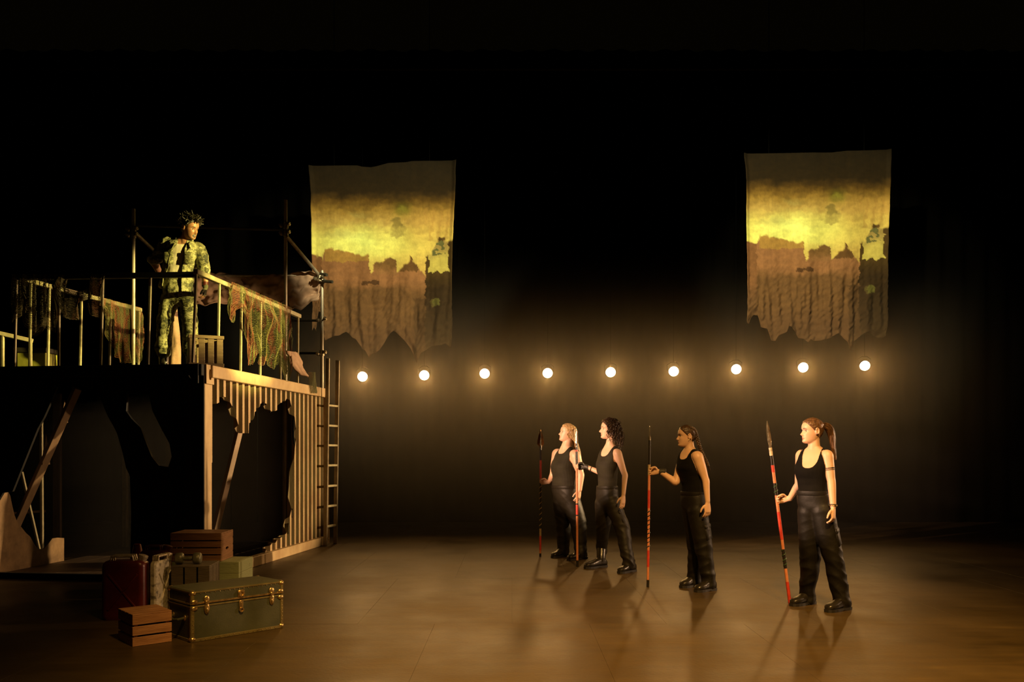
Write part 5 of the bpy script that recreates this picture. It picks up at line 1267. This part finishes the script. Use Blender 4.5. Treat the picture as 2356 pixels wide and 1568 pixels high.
person(dict(label='slim woman in olive black tank top with loose dark curly hair', group=group, seed=2, Y=10.0, yaw=217, base=G(1405, 1308), head=(1401.5, 986.5, 0), head_scale=.98, head_yaw=186, head_pitch=3, neck=(1404, 1023), neck_r=.048,
    torso=[(1397, 1152, 0, .118, .082), (1398, 1115, 0, .115, .088), (1398, 1096, 0, .118, .09), (1397, 1071, 0, .134, .110), (1401, 1052, 0, .142, .094), (1403, 1040, 0, .142, .078), (1404, 1031, 0, .096, .062), (1404, 1020, 0, .053, .047)],
    arms={'left': dict(sh=(1421, 1043, -.12), el=(1438, 1093, -.15), wr=(1434, 1141, -.20), tip=(1431, 1178, -.22), r=(.046, .040, .034, .031, .023), curls=(.12, .15, .1)), 'right': dict(sh=(1389, 1042, .13), el=(1385, 1088, .15), spear=(s2[0], s2[1], 1073), spy=(1303, 985), r=(.044, .039, .033, .031, .023))},
    top=dict(name='tank_top', mat='top_olive', hem=1122, armpit=1062, scoop=(.135, .08), neck_w=.074, strap=.105, off=.005),
    hips=[(1399, 1180, 0, .04, .04), (1398, 1168, 0, .09, .07), (1397, 1152, 0, .138, .100), (1397, 1132, 0, .138, .105), (1397, 1117, 0, .125, .097)],
    legs=[dict(hip=(1388, 1153, .05), knee=(1388, 1208, .13), ankle=(1384, 1258, .26), r=(.098, .088, .078, .066), heel=G(1394, 1303), toe=G(1346, 1308), cuff=.05), dict(hip=(1406, 1153, -.06), knee=(1432, 1214, -.12), ankle=(1445, 1288, -.22), r=(.098, .086, .080, .070), heel=G(1460, 1313), toe=G(1424, 1319), cuff=.05, pocket=(.75, -.65, 0))],
    trouser='trouser2', hair_mat='hair_dark', hair_t=.024, hair_n=.012, hair_fn=hair_curly, extras=[bits2, glove_of('right', 'glove', (-.05, .07))], head_opt={'nose': 1.2}))
person(dict(label='broad woman in olive black tank top with long wavy blond hair', group=group, seed=1, Y=11.05, yaw=217, base=G(1308, 1284), head=(1305.5, 995.5, 0), head_scale=.98, head_yaw=192, head_pitch=10, neck=(1303, 1028), neck_r=.060,
    torso=[(1304, 1150, 0, .17, .13), (1302, 1115, 0, .180, .150), (1301, 1095, 0, .172, .145), (1299, 1071, 0, .170, .155), (1302, 1052, 0, .162, .112), (1303, 1042, 0, .155, .09), (1303, 1034, 0, .108, .070), (1303, 1024, 0, .065, .058)],
    arms={'left': dict(sh=(1324, 1048, -.14), el=(1336, 1092, -.17), wr=(1333, 1130, -.20), tip=(1328, 1153, -.22), r=(.066, .060, .047, .043, .028), curls=(.4, .4, .3)), 'right': dict(sh=(1281, 1044, .14), el=(1272, 1092, .04), spear=(s1[0], s1[1], 1108), spy=(1280, 987.5), r=(.060, .054, .044, .040, .027))},
    top=dict(name='tank_top', mat='top_olive', hem=1118, armpit=1064, scoop=(.090, .06), neck_w=.080, strap=.125, off=.008),
    hips=[(1305, 1182, 0, .05, .05), (1304, 1170, 0, .12, .09), (1304, 1150, 0, .185, .138), (1303, 1130, 0, .198, .160), (1302, 1116, 0, .190, .158)],
    legs=[dict(hip=(1292, 1150, .05), knee=(1296, 1202, .10), ankle=(1296, 1262, .16), r=(.120, .102, .088, .078), heel=G(1299, 1279), toe=G(1271, 1283), cuff=.04), dict(hip=(1314, 1150, -.06), knee=(1331, 1204, -.05), ankle=(1336, 1264, -.10), r=(.120, .102, .090, .080), heel=G(1348, 1284), toe=G(1307, 1289), cuff=.05, pocket=(.75, -.65, 0))],
    trouser='trouser2', hair_mat='hair_blond', hair_t=.016, hair_n=.006, hair_fn=hair_wavy, head_opt={'wide': 1.06}))

# ---------------------------------------------------------------- the man on the platform
def jacket(part, J, hp, info, bc, P, base, ex_, mo_):
    yaw = math.radians(-80); fw, lf = vec2(yaw)
    rows = catmull([(*J(px, py), w_, d_) for px, py, w_, d_ in ((405, 682, .200, .150), (408, 650, .188, .145), (412, 618, .182, .140), (418, 590, .190, .142), (421, 574, .192, .128), (423, 563, .178, .105), (424, 556, .125, .085), (425, 549, .085, .075))], 5)
    tor = MB(); tor.rings([hring(c[:3], c[3], c[4], yaw) for c in rows]); L = [tor]
    for v in tor.v:
        k = min(1, max(0, (v.z-rows[0][2])/(rows[-1][2]-rows[0][2]))); v.z -= .16*k*(v.x-np.interp(v.z, [c[2] for c in rows], [c[0] for c in rows]))
    for (side, sh, el, wr, f, palm, hnd, n, r) in info:
        e2 = el.lerp(wr, .10) if side == 'left' else el.lerp(wr, -.12)
        L.append(limb([(sh-(sh-Vector(rows[-3][:3]))*.2, .072), (sh, .078), (sh.lerp(el, .4), .074), (sh.lerp(el, .8), .066), (e2, .062)], 18, 5))
    me = remesh(L, .008, 4, .5); hemR, hemL = J(0, 676).z, J(0, 664).z; zt = J(0, 553).z
    zs = [c[2] for c in rows]
    def keep(p):
        cx = np.interp(p.z, zs, [c[0] for c in rows]); cy = np.interp(p.z, zs, [c[1] for c in rows]); q = p-Vector((cx, cy, p.z)); a = q.dot(lf); b2 = q.dot(fw)
        if abs(a) < .23 and p.z < (hemR if a > 0 else hemL): return False
        if b2 > .0:
            k = (zt-p.z)/.6; lo_ = -.050-.080*max(0, k)+.012*math.sin(k*14); hi_ = .035+.040*k
            if lo_ < a < hi_: return False
        if p.z > zt and abs(a) < .078 and abs(b2) < .09: return False
        return True
    def wr(p): return .010*noise.noise((p.x*9+3, p.y*9, p.z*16))+.006*noise.noise((p.x*20, p.y*20, p.z*26))
    g = ex_(me, keep, .002, .006, 6, wr); o = mo_('jacket', g, M['camo'], P, base, 'open camouflage jacket'); bpy.data.meshes.remove(me)
    for sg in (-1, 1):   # collar and pocket flap
        pts = [J(424, 551)+lf*(sg*.02)-fw*.075, J(424, 552)+lf*(sg*.075)-fw*.03, J(424, 556)+lf*(sg*.085)+fw*.035, J(423, 566)+lf*(sg*.062)+fw*.105, J(423, 574)+lf*(sg*.075)+fw*.13]
        mb = MB(); cr = [Vector(c) for c in catmull([tuple(p) for p in pts], 4)]; vv = []
        for i, p in enumerate(cr):
            t = i/(len(cr)-1); w_ = .045+.02*math.sin(t*3.1); o_ = lf*sg*.035+fw*(.02*t); vv += [p+Z*.012, p+o_*.5+Z*.004, p+o_-Z*w_*.75]
        mb.add(vv, [(i*3+k, i*3+3+k, i*3+4+k, i*3+1+k) for i in range(len(cr)-1) for k in range(2)]); c_ = part('collar', mb, M['camo'], under=o)
        md = c_.modifiers.new('s', 'SOLIDIFY'); md.thickness = .006; bake(c_, True)
        c = J(421+(19 if sg > 0 else -27), 590); p = c+fw*.137; mb = MB(); R_ = Matrix((lf, fw, Z)).transposed(); mb.box(p, (.10, .018, .045), R_, .006); mb.box(p-Z*.06, (.096, .012, .10), R_, .005); part('chest_pocket', mb, M['camo'], under=o)
def bits5(part, J, hp, info, *a):
    for (side, sh, el, wr, f, palm, hnd, n, r) in info:
        band(part, 'wristband', el.lerp(wr, .72), (wr-el), .033, .045, M['maroon_can'], 'dark red wristband')
mz = DECK+.001
def dk(px, Y): return Vector(((px-HX)*Y/F, Y, DECK))
person(dict(label='shouting man in open camouflage jacket and trousers standing on the platform', seed=5, skin='skin_dark', Y=9.9, yaw=-80, base=dk(405, 9.95), tilt=.16, head=(437, 524, -.06), head_scale=1.04, head_yaw=-25, head_pitch=-17, head_roll=4, neck=(427, 552, -.01), neck_r=.058, vox=.0055,
    torso=[(410, 668, 0, .150, .105), (410, 640, 0, .140, .102), (413, 615, 0, .148, .106), (418, 592, 0, .162, .112), (421, 575, 0, .170, .106), (423, 565, 0, .160, .088), (425, 557, 0, .112, .070), (426, 548, 0, .062, .056)],
    arms={'right': dict(sh=(384, 561, .0), el=(354, 602, .05), wr=(375, 640, .25), f=(.5, .35, -.8), r=(.058, .052, .046, .042, .029)), 'left': dict(sh=(460, 577, .03), el=(471, 627, .0), wr=(472, 664, -.03), tip=(467, 697, -.04), r=(.056, .050, .042, .038, .028), curls=(.6, .6, .4))},
    top=dict(name='t_shirt', mat='white_shirt', hem=660, armpit=540, scoop=(.075, .04), neck_w=.085, strap=.4, off=.010),
    hips=[(410, 704, 0, .05, .05), (410, 694, 0, .12, .095), (411, 670, 0, .168, .128), (411, 652, 0, .158, .118), (411, 640, 0, .150, .112)],
    legs=[dict(hip=(391, 684, .0), knee=(380, 738, -.02), ankle=(376, 800, .08), r=(.100, .090, .086, .088), heel=dk(374, 10.08), toe=dk(385, 9.81), cuff=.03), dict(hip=(430, 684, .0), knee=(437, 738, -.02), ankle=(438, 800, .05), r=(.100, .090, .084, .082), heel=dk(437, 10.05), toe=dk(448, 9.79), cuff=.03)],
    trouser='camo', fold=.015, belt=True, hair_mat='hair_black', hair_t=.016, hair_n=.008, hair_fn=hair_tufts, head_opt={'mouth': .022, 'wide': 1.02}, extras=[jacket, bits5, glove_of('left', 'glove_olive', (-.05, .085), label='olive fingerless glove')]))
# ================================================================ stage haze
t = NT('stage_haze'); t.t.nodes.remove(t.b)
vsn = t.n('ShaderNodeVolumeScatter', Density=0.04, Anisotropy=0.45); vsn.inputs['Color'].default_value = (1, .93, .80, 1)
t.l(vsn.outputs[0], t.t.nodes['Material Output'].inputs['Volume'])
ge = t.n('ShaderNodeNewGeometry'); sx = t.n('ShaderNodeSeparateXYZ'); t.l(ge.outputs['Position'], sx.inputs[0]); mr = t.n('ShaderNodeMapRange'); mr.interpolation_type = 'SMOOTHSTEP'
mr.inputs['From Min'].default_value = 2.5; mr.inputs['From Max'].default_value = 4.5; mr.inputs['To Min'].default_value = 0.044; mr.inputs['To Max'].default_value = 0.0; t.l(sx.outputs['Z'], mr.inputs['Value']); t.l(mr.outputs['Result'], vsn.inputs['Density'])
b = MB(); b.box((1.5, 14.5, 2.65), (13, 3.8, 5.2)); hz = make_obj('haze', b, t.m, None, (1.5, 14.85, 0.05)); hz['kind'] = 'stuff'
hz['label'] = 'thin smoky haze glowing round the stage lamps'; hz['category'] = 'haze'
t = NT('container_haze'); t.t.nodes.remove(t.b)
vs2 = t.n('ShaderNodeVolumeScatter', Density=0.02, Anisotropy=0.2); vs2.inputs['Color'].default_value = (1, .93, .80, 1)
t.l(vs2.outputs[0], t.t.nodes['Material Output'].inputs['Volume'])
b = MB(); q = A+V*WID/2+U*LEN/2+Z*1.12; b.box(q, (WID-.25, LEN-.3, 2.1), Matrix((-V, U, Z)).transposed()); hz2 = make_obj('haze', b, t.m, None, (q.x, q.y, .07)); hz2['kind'] = 'stuff'
hz2['label'] = 'faint haze inside the torn container'; hz2['category'] = 'haze'
